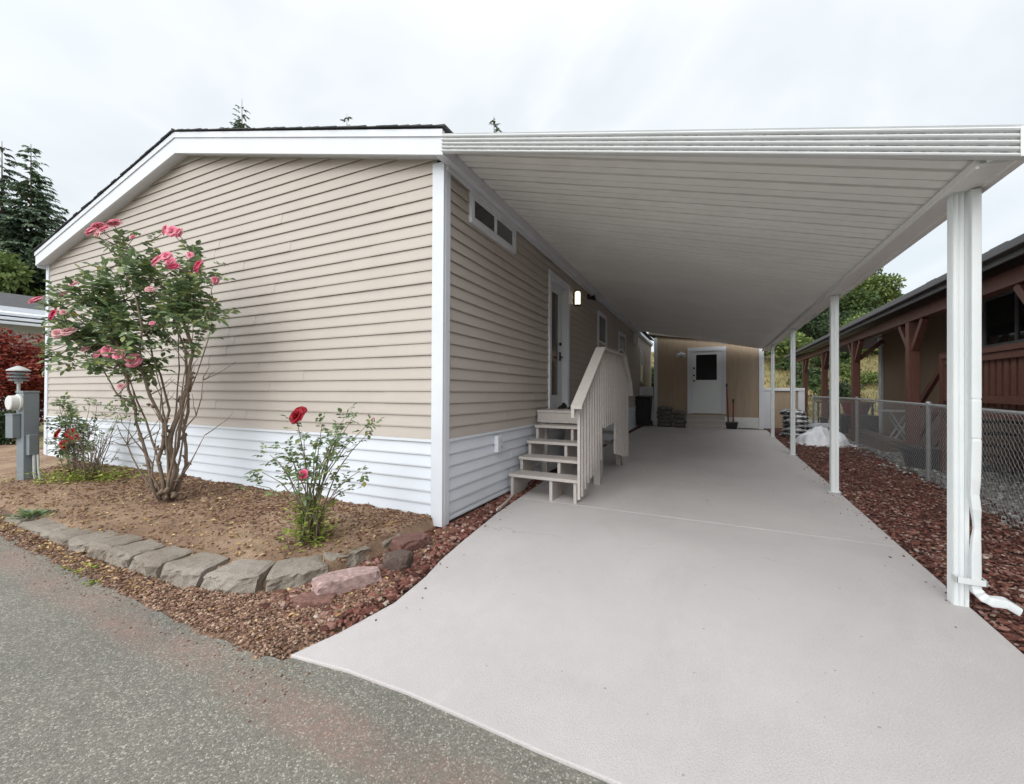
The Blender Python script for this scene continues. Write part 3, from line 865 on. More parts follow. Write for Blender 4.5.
# side beam with its gutter
def dirbox(b, x0, x1, zlo, zhi, ya, yb):
    b.hexa([(x0, ya, zr(ya) + zlo), (x1, ya, zr(ya) + zlo), (x1, yb, zr(yb) + zlo), (x0, yb, zr(yb) + zlo),
            (x0, ya, zr(ya) + zhi), (x1, ya, zr(ya) + zhi), (x1, yb, zr(yb) + zhi), (x0, yb, zr(yb) + zhi)])
b = MB(); dirbox(b, 1.265, 1.285, -.035, -.003, 3.20, 16.2); dirbox(b, 1.285, 1.415, -.045, -.030, 3.20, 16.2); dirbox(b, 1.268, 1.283, -.055, -.036, 3.2, 16.2)
cbuild(b, "side_beam", M["metal_white"])
b = MB(); dirbox(b, 1.417, 1.47, -.055, .10, 3.16, 16.2); dirbox(b, 1.47, 1.482, .07, .112, 3.16, 16.2)
cbuild(b, "side_gutter", M["metal_white"], bevel=.006)
b = MB(); b.prism([(1.40, 3.105, 2.56), (1.515, 3.105, 2.545), (1.535, 3.105, 2.72), (1.49, 3.105, 2.735), (1.40, 3.105, 2.715)], (0, .012, 0))
for zx in (2.60, 2.67): b.lathe([(.008, 3.098), (.008, 3.105)], (1.49, 0, zx), 8, "y")
cbuild(b, "end_cap", M["metal_white"], bevel=.003)
# posts
def fluted(b, cx, cy, w, d, z0, z1, n=4):
    """square post with shallow flutes on all faces"""
    pl = []
    def side(ax, ay, bx, by, nx, ny):
        for i in range(n):
            for f, o in ((i / n + .02, 0), ((i + .3) / n, -.006), ((i + .7) / n, -.006), ((i + .98) / n, 0)):
                pl.append((ax + (bx - ax) * f + nx * o, ay + (by - ay) * f + ny * o))
    x0, x1, y0, y1 = cx - w / 2, cx + w / 2, cy - d / 2, cy + d / 2
    side(x0, y0, x1, y0, 0, -1); side(x1, y0, x1, y1, 1, 0); side(x1, y1, x0, y1, 0, 1); side(x0, y1, x0, y0, -1, 0)
    b.prism([(x, y, z0) for x, y in pl], (0, 0, z1 - z0))
b = MB(); fluted(b, 1.345, 3.60, .075, .075, 0.0, 2.577, 3); b.box(1.28, 1.44, 3.55, 3.65, 2.577, 2.583)
cbuild(b, "post", M["post_white"])
for px, py in ((1.357, 6.82), (1.352, 10.26), (1.352, 13.88)):
    b = MB(); fluted(b, px, py, .085, .085, 0.0, 2.585 + .004 * (py - 3.2) - .008, 2); b.box(px - .07, px + .07, py - .07, py + .07, 0, .006)
    cbuild(b, "post", M["post_white"])
# dented downspout strapped to the front post
cx, cy = 1.395, 3.53
b = MB()
rings = []
for z, w, d, ox, oy in ((2.57, .085, .07, 0, 0), (2.2, .085, .07, 0, 0), (1.5, .085, .07, 0, 0), (1.30, .086, .07, 0, 0), (1.29, .078, .064, 0, 0), (1.28, .084, .07, 0, 0), (1.06, .084, .07, 0, 0), (1.05, .078, .062, .001, 0), (1.035, .085, .07, .001, 0), (.80, .086, .07, -.003, 0), (.71, .078, .06, -.004, .004), (.62, .080, .062, .002, 0), (.55, .062, .05, .008, .005), (.50, .058, .048, .010, .005), (.43, .074, .055, .003, 0), (.34, .084, .068, 0, 0), (.24, .086, .07, 0, 0), (.16, .084, .07, 0, 0)):
    rings.append([(cx + ox + sx * w * .27, cy + oy + sy * d * .30, z) for sx, sy in ((-1, -1), (-.3, -1.06), (.3, -1.06), (1, -1), (1, 1), (-1, 1))])
# elbow that kicks the water out over the mulch
for i in range(1, 7):
    a = i / 6 * R(80); rad = .075
    ox, oz = rad * (1 - math.cos(a)), -rad * math.sin(a)
    kx = 1 + .0 * i
    rr = .0 if i % 2 else .004
    rings.append([(cx + ox + (sx * (.023 + rr)) * math.cos(a), cy - .35 * ox + sy * (.022 + rr), .155 + oz + (sx * (.023 + rr)) * math.sin(a)) for sx, sy in ((-1, -1), (-.3, -1.06), (.3, -1.06), (1, -1), (1, 1), (-1, 1))])
for ex_, ez in ((.105, .30), (.15, .17)):
    rings.append([(cx + ex_ + sx * .008, cy - .05 - .25 * (ex_ - .1) + sy * .04, .036 + ez * .2 + sx * .022) for sx, sy in ((-1, -1), (-.3, -1.06), (.3, -1.06), (1, -1), (1, 1), (-1, 1))])
n = 6; vs = [p for r_ in rings for p in r_]
fs = [(i * n + q, i * n + (q + 1) % n, (i + 1) * n + (q + 1) % n, (i + 1) * n + q) for i in range(len(rings) - 1) for q in range(n)] + [tuple(range(n))]
b.add(vs, fs)
ds = cbuild(b, "downspout", M["post_white"], bevel=.006)
b = MB(); b.box(1.302, 1.436, 3.498, 3.504, .165, .20); b.box(1.432, 1.438, 3.498, 3.60, .165, .20); b.box(1.300, 1.306, 3.498, 3.562, .165, .20)
b.v = [(x - 1.36, y - 3.6, z) for x, y, z in b.v]
b.build("strap", M["post_white"], ds)

# ------------------------------------------------------------------ entry steps
st = thing("entry_steps", "taupe wooden entry steps with slatted railing up to the home's side door", "steps", (-1.9, 4.7, 0))
def sbuild(b, name, mat, parent=None, **kw):
    b.v = [(x + 1.9, y - 4.7, z) for x, y, z in b.v]
    return b.build(name, mat, parent or st, **kw)
TR = [(4.68, .286), (4.965, .463), (5.23, .645), (5.495, .839)]
XA, XB = -2.385, -1.475
for i, (ty, tz) in enumerate(TR):
    sbuild(MB().box(XA + .02 * (3 - i) * 0, XB, ty, ty + .295, tz - .038, tz), "tread", M["stair"], bevel=.005)
for xq in (XA + .03, (XA + XB) / 2 + .10, XB - .05):
    b = MB()
    poly = [(5.73, .80)]
    pl = []
    for ty, tz in TR:
        pl += [(ty + .03, (0.0 if ty == TR[0][0] else tz - .038 - .178)), (ty + .03, tz - .040)]
    pl += [(5.73, TR[-1][1] - .04), (5.73, .45), (5.05, 0.0)]
    b.prism([(xq - .019, y, z) for y, z in pl], (.038, 0, 0))
    sbuild(b, "stringer", M["stair"])
b = MB(); b.box(XA - .06, XB, 5.73, 7.03, 1.005, 1.045); sbuild(b, "landing", M["stair"], bevel=.004)
b = MB(); b.box(XA - .06, XB, 5.745, 5.785, .86, 1.003); b.box(XA - .06, XB, 6.97, 7.01, .86, 1.003); b.box(XB - .045, XB - .005, 5.786, 6.969, .86, 1.003)
sbuild(b, "landing_beam", M["stair"])
for (px, py) in ((-1.68, 6.42), (-1.62, 7.55), (-2.36, 5.85), (-2.36, 6.9), (-1.56, 5.86)):
    zt = 1.003 if py < 7 else .62
    sbuild(MB().box(px - .045, px + .045, py - .045, py + .045, 0, zt), "support_post", M["stair"])
for ty, tz in ((7.03, .83), (7.30, .60), (7.57, .38)):
    sbuild(MB().box(XA, XB, ty, ty + .285, tz - .038, tz), "tread", M["stair"], bevel=.005)
for xq in (XA + .03, XB - .05):
    b = MB(); b.prism([(xq - .019, y, z) for y, z in ((7.03, .79), (7.30, .79), (7.30, .56), (7.57, .56), (7.57, .34), (7.85, .34), (7.85, .0), (7.5, 0.0), (7.03, .45))], (.038, 0, 0))
    sbuild(b, "stringer", M["stair"])
# railing: sloping cap, slats of uneven length
RL = [(4.49, 1.165), (5.56, 1.925), (6.98, 1.925), (7.46, 1.50), (7.58, 1.27)]
def rail_z(y):
    for (a, z0), (c, z1) in zip(RL, RL[1:]):
        if a <= y <= c: return z0 + (z1 - z0) * (y - a) / (c - a)
    return RL[-1][1]
b = MB()
for (a, z0), (c, z1) in zip(RL, RL[1:]):
    d = .012
    b.hexa([(-1.505, a, z0 - .036), (-1.375, a, z0 - .036), (-1.375, c, z1 - .036), (-1.505, c, z1 - .036), (-1.505, a, z0), (-1.375, a, z0), (-1.375, c, z1), (-1.505, c, z1)])
sbuild(b, "handrail", M["stair"], bevel=.004)
b = MB()
for (a, z0), (c, z1) in zip(RL[:3], RL[1:4]):
    b.hexa([(-1.50, a, z0 - .135), (-1.464, a, z0 - .135), (-1.464, c, z1 - .135), (-1.50, c, z1 - .135), (-1.50, a, z0 - .037), (-1.464, a, z0 - .037), (-1.464, c, z1 - .037), (-1.50, c, z1 - .037)])
sbuild(b, "side_rail", M["stair"])
y = 4.60; i = 0
while y < 7.52:
    zb = .10 if y < 4.80 else (.14 + (y - 4.8) * .30 if y < 5.68 else (.82 if y < 6.32 else .36 - (y - 6.32) * .17))
    zb += random.uniform(-.02, .02)
    sbuild(MB().box(-1.462, -1.430, y, y + .038, zb, rail_z(y + .02) - (.055 if y < 5.5 or y > 7 else .037)), "baluster", M["stair"], bevel=.003)
    y += .122
# shoes on the landing by the door
for i, (sx_, sy_, lab) in enumerate(((-2.25, 6.30, "black shoe on the landing, the one nearer the home's wall"), (-2.09, 6.34, "black shoe on the landing, the one nearer the railing"))):
    b = MB(); ring = []
    for yy, w, h in ((0, .03, .05), (.03, .042, .085), (.09, .042, .095), (.13, .042, .07), (.19, .05, .05), (.25, .046, .04), (.28, .02, .025)):
        ring.append([(sx_ + w * math.cos(a_), sy_ - yy + .14, 1.046 + max(0, h * math.sin(a_))) for a_ in np.linspace(0, PI, 7)])
    n = 7; vs = [p for r_ in ring for p in r_]
    fs = [(q * n + w_, q * n + w_ + 1, (q + 1) * n + w_ + 1, (q + 1) * n + w_) for q in range(6) for w_ in range(6)] + [(q * n, (q + 1) * n, (q + 1) * n + 6, q * n + 6) for q in range(6)] + [tuple(range(7)), tuple(range(42, 49))]
    b.add(vs, fs); tag(b.build("shoe", M["black"], smooth=True), lab, "shoe", "shoes on the landing")
# pale edging strip in the red rock
b = MB(); pts = [(-2.33, 4.10), (-2.31, 4.5), (-2.34, 4.95), (-2.38, 5.3)]
pts = [(-2.20 + -.02 * i - .003 * i * i, 4.02 + .17 * i) for i in range(6)]
for (x0, y0), (x1, y1) in zip(pts, pts[1:]): b.beam((x0, y0, .018), (x1, y1, .018), .018, .03)
m_strip = painted("pale_strip", (0.48, 0.42, 0.38), .6, .1, 8)
tag(b.build("edging_strip", m_strip), "pale thin edging strip lying in the red rock before the steps", "edging")
# ------------------------------------------------------------------ shed at the end of the driveway
SY = 16.4
sh = thing("shed", "brown plywood shed with white trim and half-glazed white door closing off the driveway", "shed", (-0.4, SY, 0))
def pbuild(parent, org):
    ox, oy, oz = org
    def f(b, name, mat, par=None, **kw):
        b.v = [(x - ox, y - oy, z - oz) for x, y, z in b.v]
        return b.build(name, mat, par or parent, **kw)
    return f
hb = pbuild(sh, (-0.4, SY, 0))
def shz(x): return 3.38 - .145 * (x + 2.18)
b = MB()
xs_ = [-2.16]
while xs_[-1] < 1.24: xs_.append(min(1.24, xs_[-1] + .205))
for xa, xb in zip(xs_, xs_[1:]):
    b.prism([(xa + .005, SY, .38), (xb - .005, SY, .38), (xb - .005, SY, shz(xb)), (xa + .005, SY, shz(xa))], (0, .02, 0))
b.prism([(-2.16, SY + .010, .38), (1.24, SY + .010, .38), (1.24, SY + .010, shz(1.24)), (-2.16, SY + .010, shz(-2.16))], (0, .03, 0))
for x0, x1 in ((-2.16, -2.13), (1.21, 1.24)):
    b.prism([(x0, SY + .042, 0), (x1, SY + .042, 0), (x1, SY + .042, shz(x1)), (x0, SY + .042, shz(x0))], (0, 4, 0))
hb(b, "wall", M["shed_tan"])
b = MB(); b.prism([(-2.4, SY - .12, shz(-2.4)), (1.5, SY - .12, shz(1.5)), (1.5, SY - .12, shz(1.5) + .09), (-2.4, SY - .12, shz(-2.4) + .09)], (0, 4.3, 0))
hb(b, "roof", M["shingle_brown"])
b = MB(); b.box(-2.21, -2.09, SY - .028, SY - .001, 0, 3.30); hb(b, "corner_post", M["trim"])
b = MB(); b.box(1.20, 1.34, SY - .045, SY - .001, 0, shz(1.3)); hb(b, "corner_post", M["trim"])
m_skirt = painted("worn_white_boards", (0.62, 0.62, 0.60), .6, .08, 6, 90, .1, ((0.30, 0.28, 0.25), 5, .62))
b = MB(); b.box(-2.09, -1.06, SY - .02, SY - .002, 0.02, .375); hb(b, "skirt_board", m_skirt); b = MB(); b.box(.21, 1.19, SY - .022, SY - .002, 0.02, .206); b.box(.21, 1.19, SY - .026, SY - .002, .205, .385); hb(b, "skirt_board", m_skirt)
b = MB(); b.box(-1.045, -.89, SY - .05, SY - .002, .48, 2.72); b.box(.08, .203, SY - .05, SY - .002, .48, 2.72); b.box(-1.045, .203, SY - .055, SY - .002, 2.722, 2.86)
hb(b, "door_frame", M["trim"], bevel=.004)
b = MB(); dx0, dx1 = -.888, .078
b.box(dx0, -.76, SY - .03, SY - .003, .50, 2.718); b.box(-.085, dx1, SY - .03, SY - .003, .50, 2.718); b.box(-.76, -.085, SY - .03, SY - .003, .50, 1.69); b.box(-.76, -.085, SY - .03, SY - .003, 2.60, 2.718)
m_sd = painted("shed_door_white", (0.66, 0.70, 0.69), .45, .03, 2)
sd = hb(b, "door", m_sd)
hb(MB().box(-.76, -.085, SY - .02, SY - .006, 1.69, 2.60), "pane", M["glass_matt"], sd)
for hz, nm in ((1.66, "handle"), (1.86, "deadbolt"), (2.12, "deadbolt")): hb(MB().lathe([(.03, SY - .10), (.035, SY - .07), (.02, SY - .03)], (-.825, 0, hz), 10, "y"), nm, M["black"], sd)
ss = thing("shed_steps", "low grey wooden steps below the shed door", "steps", (-.42, 16.0, 0)); f = pbuild(ss, (-.42, 16.0, 0))
for i in range(3):
    f(MB().box(-1.06, .20, 15.52 + .28 * i, 15.82 + .28 * i, .13 + .15 * i - .035, .13 + .15 * i), "tread", M["stair"])
    f(MB().box(-1.04, .18, 15.55 + .28 * i, 15.575 + .28 * i, max(0, .15 * i - .02), .093 + .15 * i), "riser", M["stair"])
fl = thing("twin_floodlight", "white twin-head floodlight left of the shed door", "floodlight", (-1.25, SY - .001, 2.66)); f = pbuild(fl, (0, 0, 0))
f(MB().lathe([(.07, -.035), (.075, -.01), (.07, -.001)], (0, 0, 0), 16, "y"), "base", M["trim"])
for sx_ in (-1, 1):
    b = MB(); b.tube([(0, -.03, 0), (.05 * sx_, -.08, -.01)], .015, 8); b.tube([(.05 * sx_, -.07, -.01), (.09 * sx_, -.14, -.04), (.12 * sx_, -.22, -.09)], [.03, .055, .07], 12)
    f(b, "lamp_head", M["trim"])

def pillow(name, mat, loc, sx, sy, sz, rz, seed, label, cat, group, droop=.02):
    """a filled sack: puffed middle, pinched seams at the ends"""
    nx, ny = 14, 10; vs = []; fs = []
    for side in (1, -1):
        for j in range(ny + 1):
            for i in range(nx + 1):
                u, v = i / nx * 2 - 1, j / ny * 2 - 1
                w = (max(0, 1 - u ** 4) ** .5) * (max(0, 1 - v ** 4) ** .5)
                wr = 0.45 * mnoise.noise(Vector((u * 2 + seed * 3.7, v * 2, side * 2)))
                z = side * sz / 2 * w * (1 + wr) + sz / 2
                vs.append((u * sx / 2 * (1 - .06 * abs(v) ** 3), v * sy / 2 * (1 - .05 * abs(u) ** 3), z - droop * abs(u) ** 3 * random.uniform(.6, 1)))
    n = (nx + 1) * (ny + 1)
    for s_ in (0, 1):
        for j in range(ny):
            for i in range(nx):
                a = s_ * n + j * (nx + 1) + i
                q = (a, a + 1, a + nx + 2, a + nx + 1)
                fs.append(q if s_ == 0 else q[::-1])
    b = MB(); b.add(vs, fs)
    o = b.build(name, mat, smooth=True); o.location = loc; o.rotation_euler = (0, 0, rz)
    return tag(o, label, cat, group)
m_sack = painted("grey_sack", (0.13, 0.125, 0.105), .7, .35, 9, 60, .2)
ordn = ["bottom", "second from the bottom", "middle", "fourth from the bottom", "top"]
for i in range(5):
    pillow("sack", m_sack, (-1.78 + random.uniform(-.02, .02), 15.95, .148 * i - .01), .52, .40, .165, random.uniform(-.06, .06), i, f"dull grey sack, {ordn[i]} one of the left stack by the shed", "sack", "stacked sacks by the shed")
ord4 = ["bottom", "second from the bottom", "third from the bottom", "top"]
for i in range(4):
    pillow("sack", m_sack, (-1.27 + random.uniform(-.02, .02), 15.98, .148 * i - .01), .42, .40, .165, random.uniform(-.08, .08), i + 9, f"dull grey sack, {ord4[i]} one beside the shed steps", "sack", "stacked sacks by the shed")
# wheeled bin and low gate in the gap between home and shed
wb = thing("wheeled_bin", "black wheeled bin in the gap between the home and the shed", "bin", (-2.50, 15.75, 0)); 
b = MB(); b.hexa([(-.22, -.2, .05), (.22, -.2, .05), (.22, .25, .05), (-.22, .25, .05), (-.29, -.30, 1.02), (.29, -.30, 1.02), (.29, .30, 1.02), (-.29, .30, 1.02)]); b.build("body", M["black"], wb, bevel=.03)
b = MB(); b.hexa([(-.31, -.34, 1.025), (.31, -.34, 1.025), (.31, .33, 1.025), (-.31, .33, 1.025), (-.28, -.30, 1.10), (.28, -.30, 1.10), (.28, .30, 1.13), (-.28, .30, 1.13)]); b.tube([(-.26, .38, 1.05), (.26, .38, 1.05)], .02, 8); b.build("lid", M["black"], wb, bevel=.01)
for sx_ in (-.26, .26): MB().lathe([(.09, -.025), (.10, -.015), (.10, .015), (.09, .025)], (sx_, .27, .10), 16, "x").build("wheel", M["black"], wb)
lg = thing("low_gate", "low white gate frame behind the black bin", "gate", (-2.5, 16.45, 0)); 
b = MB(); b.box(-.24, -.15, -.02, .02, 0, 1.36); b.box(.16, .26, -.02, .02, 0, 1.36); b.box(-.24, .26, -.026, .026, 1.362, 1.45); b.build("gate_frame", M["trim"], lg)
b = MB()
for i in range(3): b.box(-.149 + i * .103, -.149 + i * .103 + .095, -.008, .008, .05, 1.36)
b.build("board_panel", m_skirt, lg)
# dark tub with two red handled tools
tb = thing("tool_tub", "small black tub standing right of the shed steps", "tub", (.37, 16.10, 0))
b = MB(); b.hexa([(-.15, -.12, .003), (.15, -.12, .003), (.15, .12, .003), (-.15, .12, .003), (-.19, -.15, .21), (.19, -.15, .21), (.19, .15, .21), (-.19, .15, .21)]); b.build("body", M["black"], tb, bevel=.01)
MB().box(-.20, .20, -.16, .16, .212, .232).build("rim", M["black"], tb)
m_red = painted("red_handle", (0.20, 0.02, 0.02), .5, .2, 10)
for (xx, zt, lab, lean) in ((.27, 1.55, "long red-handled tool leaning on the shed trim beside the black tub", -.05), (.42, 1.02, "short red-handled tool standing upright in the black tub", 0.0)):
    tl = thing("hand_tool", lab, "tool", (xx, 16.12, .235), group="red handled tools by the shed")
    MB().tube([(0, 0, .0), (lean, .12 if lean else .02, zt - .235)], .02, 8).build("handle", m_red, tl)
    MB().tube([(lean * .9, .11 if lean else .018, zt - .35), (lean, .12 if lean else .02, zt - .23)], .027, 8).build("grip", M["black"], tl)

# low white-framed screen wall right of the shed
lf = thing("screen_fence", "low white-capped fence with tan panel right of the shed", "fence", (1.4, 17.2, 0))
b = MB(); b.box(-.02, 1.2, -.10, .10, 1.30, 1.40); b.build("cap", M["trim"], lf, bevel=.01)
for x0, x1 in ((-.02, .24), (1.02, 1.20)): MB().box(x0, x1, -.07, .07, -.05, 1.298).build("post", M["trim"], lf)
MB().box(.242, 1.018, -.03, .03, .0, 1.298).build("panel", M["shed_tan"], lf)

# bags of soil, tarp bundle
def bag_mat():
    m, nt, b = new_mat("printed_bag")
    p = coords(nt, "Object", (3.2, 5, 4))
    f = noise(nt, 2.2, 3, .5, p, .8)
    c = ramp(nt, f, [(.44, (.018, .018, .020)), (.5, (.05, .05, .05)), (.55, (.55, .56, .56)), (.64, (.5, .5, .5)), (.68, (.02, .02, .02))])
    nt.links.new(c, b.inputs["Base Color"]); b.inputs["Roughness"].default_value = .3
    return m
m_bag = bag_mat()
ord6 = ["bottom", "second from the bottom", "third from the bottom", "fourth from the bottom", "second from the top", "topmost"]
for i in range(6):
    pillow("soil_bag", m_bag, (1.93 + random.uniform(-.05, .05), 14.45 + random.uniform(-.04, .04), .128 * i - .02), .66, .46, .15, random.uniform(-.15, .15), 20 + i, f"black and white soil bag, {ord6[i]} one of the pile by the driveway", "bag", "soil bags piled by the driveway", .05)
for i, lab in enumerate(("black soil bag lying behind the pile near the wire fence, lower one", "black soil bag lying behind the pile near the wire fence, upper one")):
    pillow("soil_bag", m_bag, (2.42, 14.75 - .05 * i, .16 * i - .02), .62, .46, .17, .3 - .3 * i, 30 + i, lab, "bag", "soil bags piled by the driveway", .05)
m_tarp = painted("white_plastic", (.74, .76, .79), .35, .06, 3)
m_tarpg = painted("grey_plastic", (.30, .31, .32), .4, .1, 3)
def bundle(name, mat, loc, rx, ry, hgt, seed, label, cat, rz=0):
    n = 34; vs = []; fs = []
    for j in range(n + 1):
        for i in range(n + 1):
            u, v = i / n * 2 - 1, j / n * 2 - 1
            r = math.hypot(u, v); a = math.atan2(v, u)
            edge = .82 + .16 * mnoise.noise(Vector((math.cos(a) * 1.7 + seed, math.sin(a) * 1.7, 0)))
            k = max(0, 1 - (r / edge) ** 2.2)
            cr = abs(mnoise.noise(Vector((u * 1.6 + seed, v * 1.6, 1)))) * 1.1 + abs(mnoise.noise(Vector((u * 4 + seed, v * 3, 3)))) * .5
            vs.append((u * rx, v * ry, max(.0, hgt * (k ** .6) * (1.15 - cr) + .01 - (0.03 if r > edge else 0))))
    for j in range(n):
        for i in range(n):
            a = j * (n + 1) + i
            if math.hypot((i + .5) / n * 2 - 1, (j + .5) / n * 2 - 1) < 1.0: fs.append((a, a + 1, a + n + 2, a + n + 1))
    b = MB(); b.add(vs, fs); o = b.build(name, mat, smooth=False); o.location = loc; o.rotation_euler = (0, 0, rz)
    return tag(o, label, cat)
bundle("tarp_bundle", m_tarp, (2.28, 12.75, -.015), .72, .62, .40, 3.3, "crumpled white plastic sheet bundled on the mulch by the driveway", "tarp", .3)
pillow("cement_bag", m_tarpg, (2.36, 12.95, .33), .62, .42, .16, .2, 77, "grey bag lying on top of the crumpled white plastic sheet", "bag", None)

# ------------------------------------------------------------------ chain link fence
cf = thing("wire_fence", "galvanised chain link fence between the mulch strip and the neighbour's yard", "fence", (2.6, 8.3, 0)); f = pbuild(cf, (2.6, 8.3, 0))
FL = [(2.38, 1.9), (2.56, 5.25), (2.80, 8.35), (3.04, 13.0), (2.75, 16.6)]
def fx(y):
    for (x0, y0), (x1, y1) in zip(FL, FL[1:]):
        if y0 <= y <= y1: return x0 + (x1 - x0) * (y - y0) / (y1 - y0)
    return FL[-1][0]
ZT = 1.12
for (x, y) in FL:
    b = MB(); b.tube([(x, y, -.05), (x, y, ZT + .02)], .03, 12); b.lathe([(.034, ZT + .0), (.034, ZT + .03), (.018, ZT + .05)], (x, y, 0), 12); f(b, "post", M["galv"], smooth=False)
b = MB(); b.tube([(fx(y), y, ZT) for y in np.linspace(1.9, 16.6, 40)], .021, 8, True); f(b, "top_rail", M["galv"])
st_ = .042; nz = int(1.10 / st_); P0 = []; P1 = []
i = 0; y = 1.95
while y < 16.5:
    for k in range(nz):
        ya = y + (st_ if (k + 0) % 2 else 0); yb = y + (st_ if (k + 1) % 2 else 0)
        za, zb = .02 + k * st_, .02 + (k + 1) * st_
        dd = .003
        P0.append((fx(ya) - .026 + (dd if k % 2 else -dd), ya, za)); P1.append((fx(yb) - .026 + (-dd if k % 2 else dd), yb, zb))
    y += st_ * 2
    # the mirrored zigzag is the next wire
    for k in range(nz):
        ya = y - (st_ if (k + 0) % 2 else 0); yb = y - (st_ if (k + 1) % 2 else 0)
        za, zb = .02 + k * st_, .02 + (k + 1) * st_
        P0.append((fx(ya) - .026 + dd, ya, za)); P1.append((fx(yb) - .026 - dd, yb, zb))
P0 = np.array(P0); P1 = np.array(P1); d = P1 - P0; d /= np.linalg.norm(d, axis=1)[:, None]
ref = np.array([1., 0, 0]); s_ = np.cross(d, ref); s_ /= np.linalg.norm(s_, axis=1)[:, None]; t_ = np.cross(d, s_)
rr = .0021; vs = []
for base in (P0, P1):
    for k in range(3):
        a = 2 * PI * k / 3; vs.append(base + rr * (s_ * math.cos(a) + t_ * math.sin(a)))
vs = np.stack(vs, 1).reshape(-1, 3); n = len(P0); o = (np.arange(n) * 6)[:, None]
fs = np.concatenate([o + np.array([k, (k + 1) % 3, 3 + (k + 1) % 3, 3 + k]) for k in range(3)], 0)
wm_ = np_mesh("wire_mesh", vs - np.array([2.6, 8.3, 0]), fs, M["galv"], cf)

# ------------------------------------------------------------------ neighbour's house on the right
nb = thing("neighbour_house", "dark brown house on the right with red-brown porch posts, deck railing and long low eave", "house", (4.5, 9, 0)); f = pbuild(nb, (4.5, 9, 0))
f(MB().box(4.5, 11, -4, 16.6, -.1, 3.34), "wall", M["nb_tan"])
m_gut = painted("dark_gutter", (.055, .052, .052), .5, .2, 4)
b = MB()
for i in range(26):
    x0 = 2.80 + i * .165; z0 = 2.93 + (x0 - 2.80) * .27; x1 = x0 + .165; z1 = 2.93 + (x1 - 2.80) * .27
    for y0 in np.arange(-4, 24, .333):
        pass
    yv = [-4.0]
    while yv[-1] < 23.5: yv.append(min(23.5, yv[-1] + random.uniform(.28, .40)))
    for ya, yb in zip(yv, yv[1:]):
        h = .022 + random.uniform(0, .014); dxx = random.uniform(-.012, .012) if i == 0 else 0
        b.hexa([(x0 + dxx, ya, z0), (x1, ya, z1), (x1, yb, z1), (x0 + dxx, yb, z0), (x0 + dxx, ya, z0 + h), (x1, ya, z1 + .006), (x1, yb, z1 + .006), (x0 + dxx, yb, z0 + h)])
roofo = f(b, "roof", M["shingle_brown"])
b = MB(); b.box(2.74, 2.83, -4, 23.4, 2.835, 2.928); b.box(2.835, 2.86, -4, 23.4, 2.77, 2.925); f(b, "gutter", m_gut, bevel=.01)
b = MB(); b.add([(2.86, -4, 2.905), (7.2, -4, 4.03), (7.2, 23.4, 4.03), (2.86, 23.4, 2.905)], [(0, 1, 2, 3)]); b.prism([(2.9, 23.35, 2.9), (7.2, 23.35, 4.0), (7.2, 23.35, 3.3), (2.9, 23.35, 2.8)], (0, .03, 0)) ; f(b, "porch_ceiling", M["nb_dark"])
f(MB().box(3.12, 3.28, -4, 23.3, 2.60, 2.79), "porch_beam", M["redwood"])
for py in (3.0, 6.6, 10.2, 13.8, 17.4, 21.0):
    b = MB(); b.box(3.12, 3.28, py - .08, py + .08, -.06, 2.598); f(b, "porch_post", M["redwood"], bevel=.008)
    for s_ in (-1, 1):
        f(MB().beam((3.2, py + s_ * .082, 2.10), (3.2, py + s_ * .52, 2.595), .09, .10), "brace", M["redwood"])
f(MB().beam((3.28, 13.8, 2.15), (3.75, 13.8, 2.60), .09, .09), "brace", M["redwood"])
# deck
f(MB().box(3.30, 4.498, -4, 9.5, .97, 1.05), "deck", M["redwood"])
b = MB(); b.box(3.31, 3.42, -4, 9.5, 1.86, 1.93); b.box(3.34, 3.39, -4, 9.5, 1.76, 1.858); b.box(3.33, 3.40, -4, 9.5, 1.16, 1.26); f(b, "deck_rail", M["redwood"])
y = 3.6
while y < 9.45:
    f(MB().box(3.39, 3.415, y, y + .09, 1.10, 1.83), "baluster", M["redwood"]); y += .155
for py in (6.4, 9.45): f(MB().box(3.32, 3.42, py - .05, py + .05, -.05, 1.95), "deck_post", M["redwood"])
b = MB(); b.beam((3.42, 9.5, 1.86), (3.42, 10.75, .95), .06, .10); b.beam((3.42, 9.5, 1.25), (3.42, 10.75, .34), .05, .08); f(b, "stair_rail", M["redwood"])
for i in range(4): f(MB().box(3.46, 4.4, 9.55 + .27 * i, 9.85 + .27 * i, .80 - .22 * i, .84 - .22 * i), "stair_tread", M["stair_dark"])
b = MB(); b.beam((3.47, 9.5, .9), (3.47, 10.6, .02), .04, .2); f(b, "stair_stringer", M["redwood"])
f(MB().box(4.47, 4.499, -4, 9.6, -.1, 1.0), "skirting", M["nb_dark"])  # dark panel added on the wall base, deepening the shade under the deck
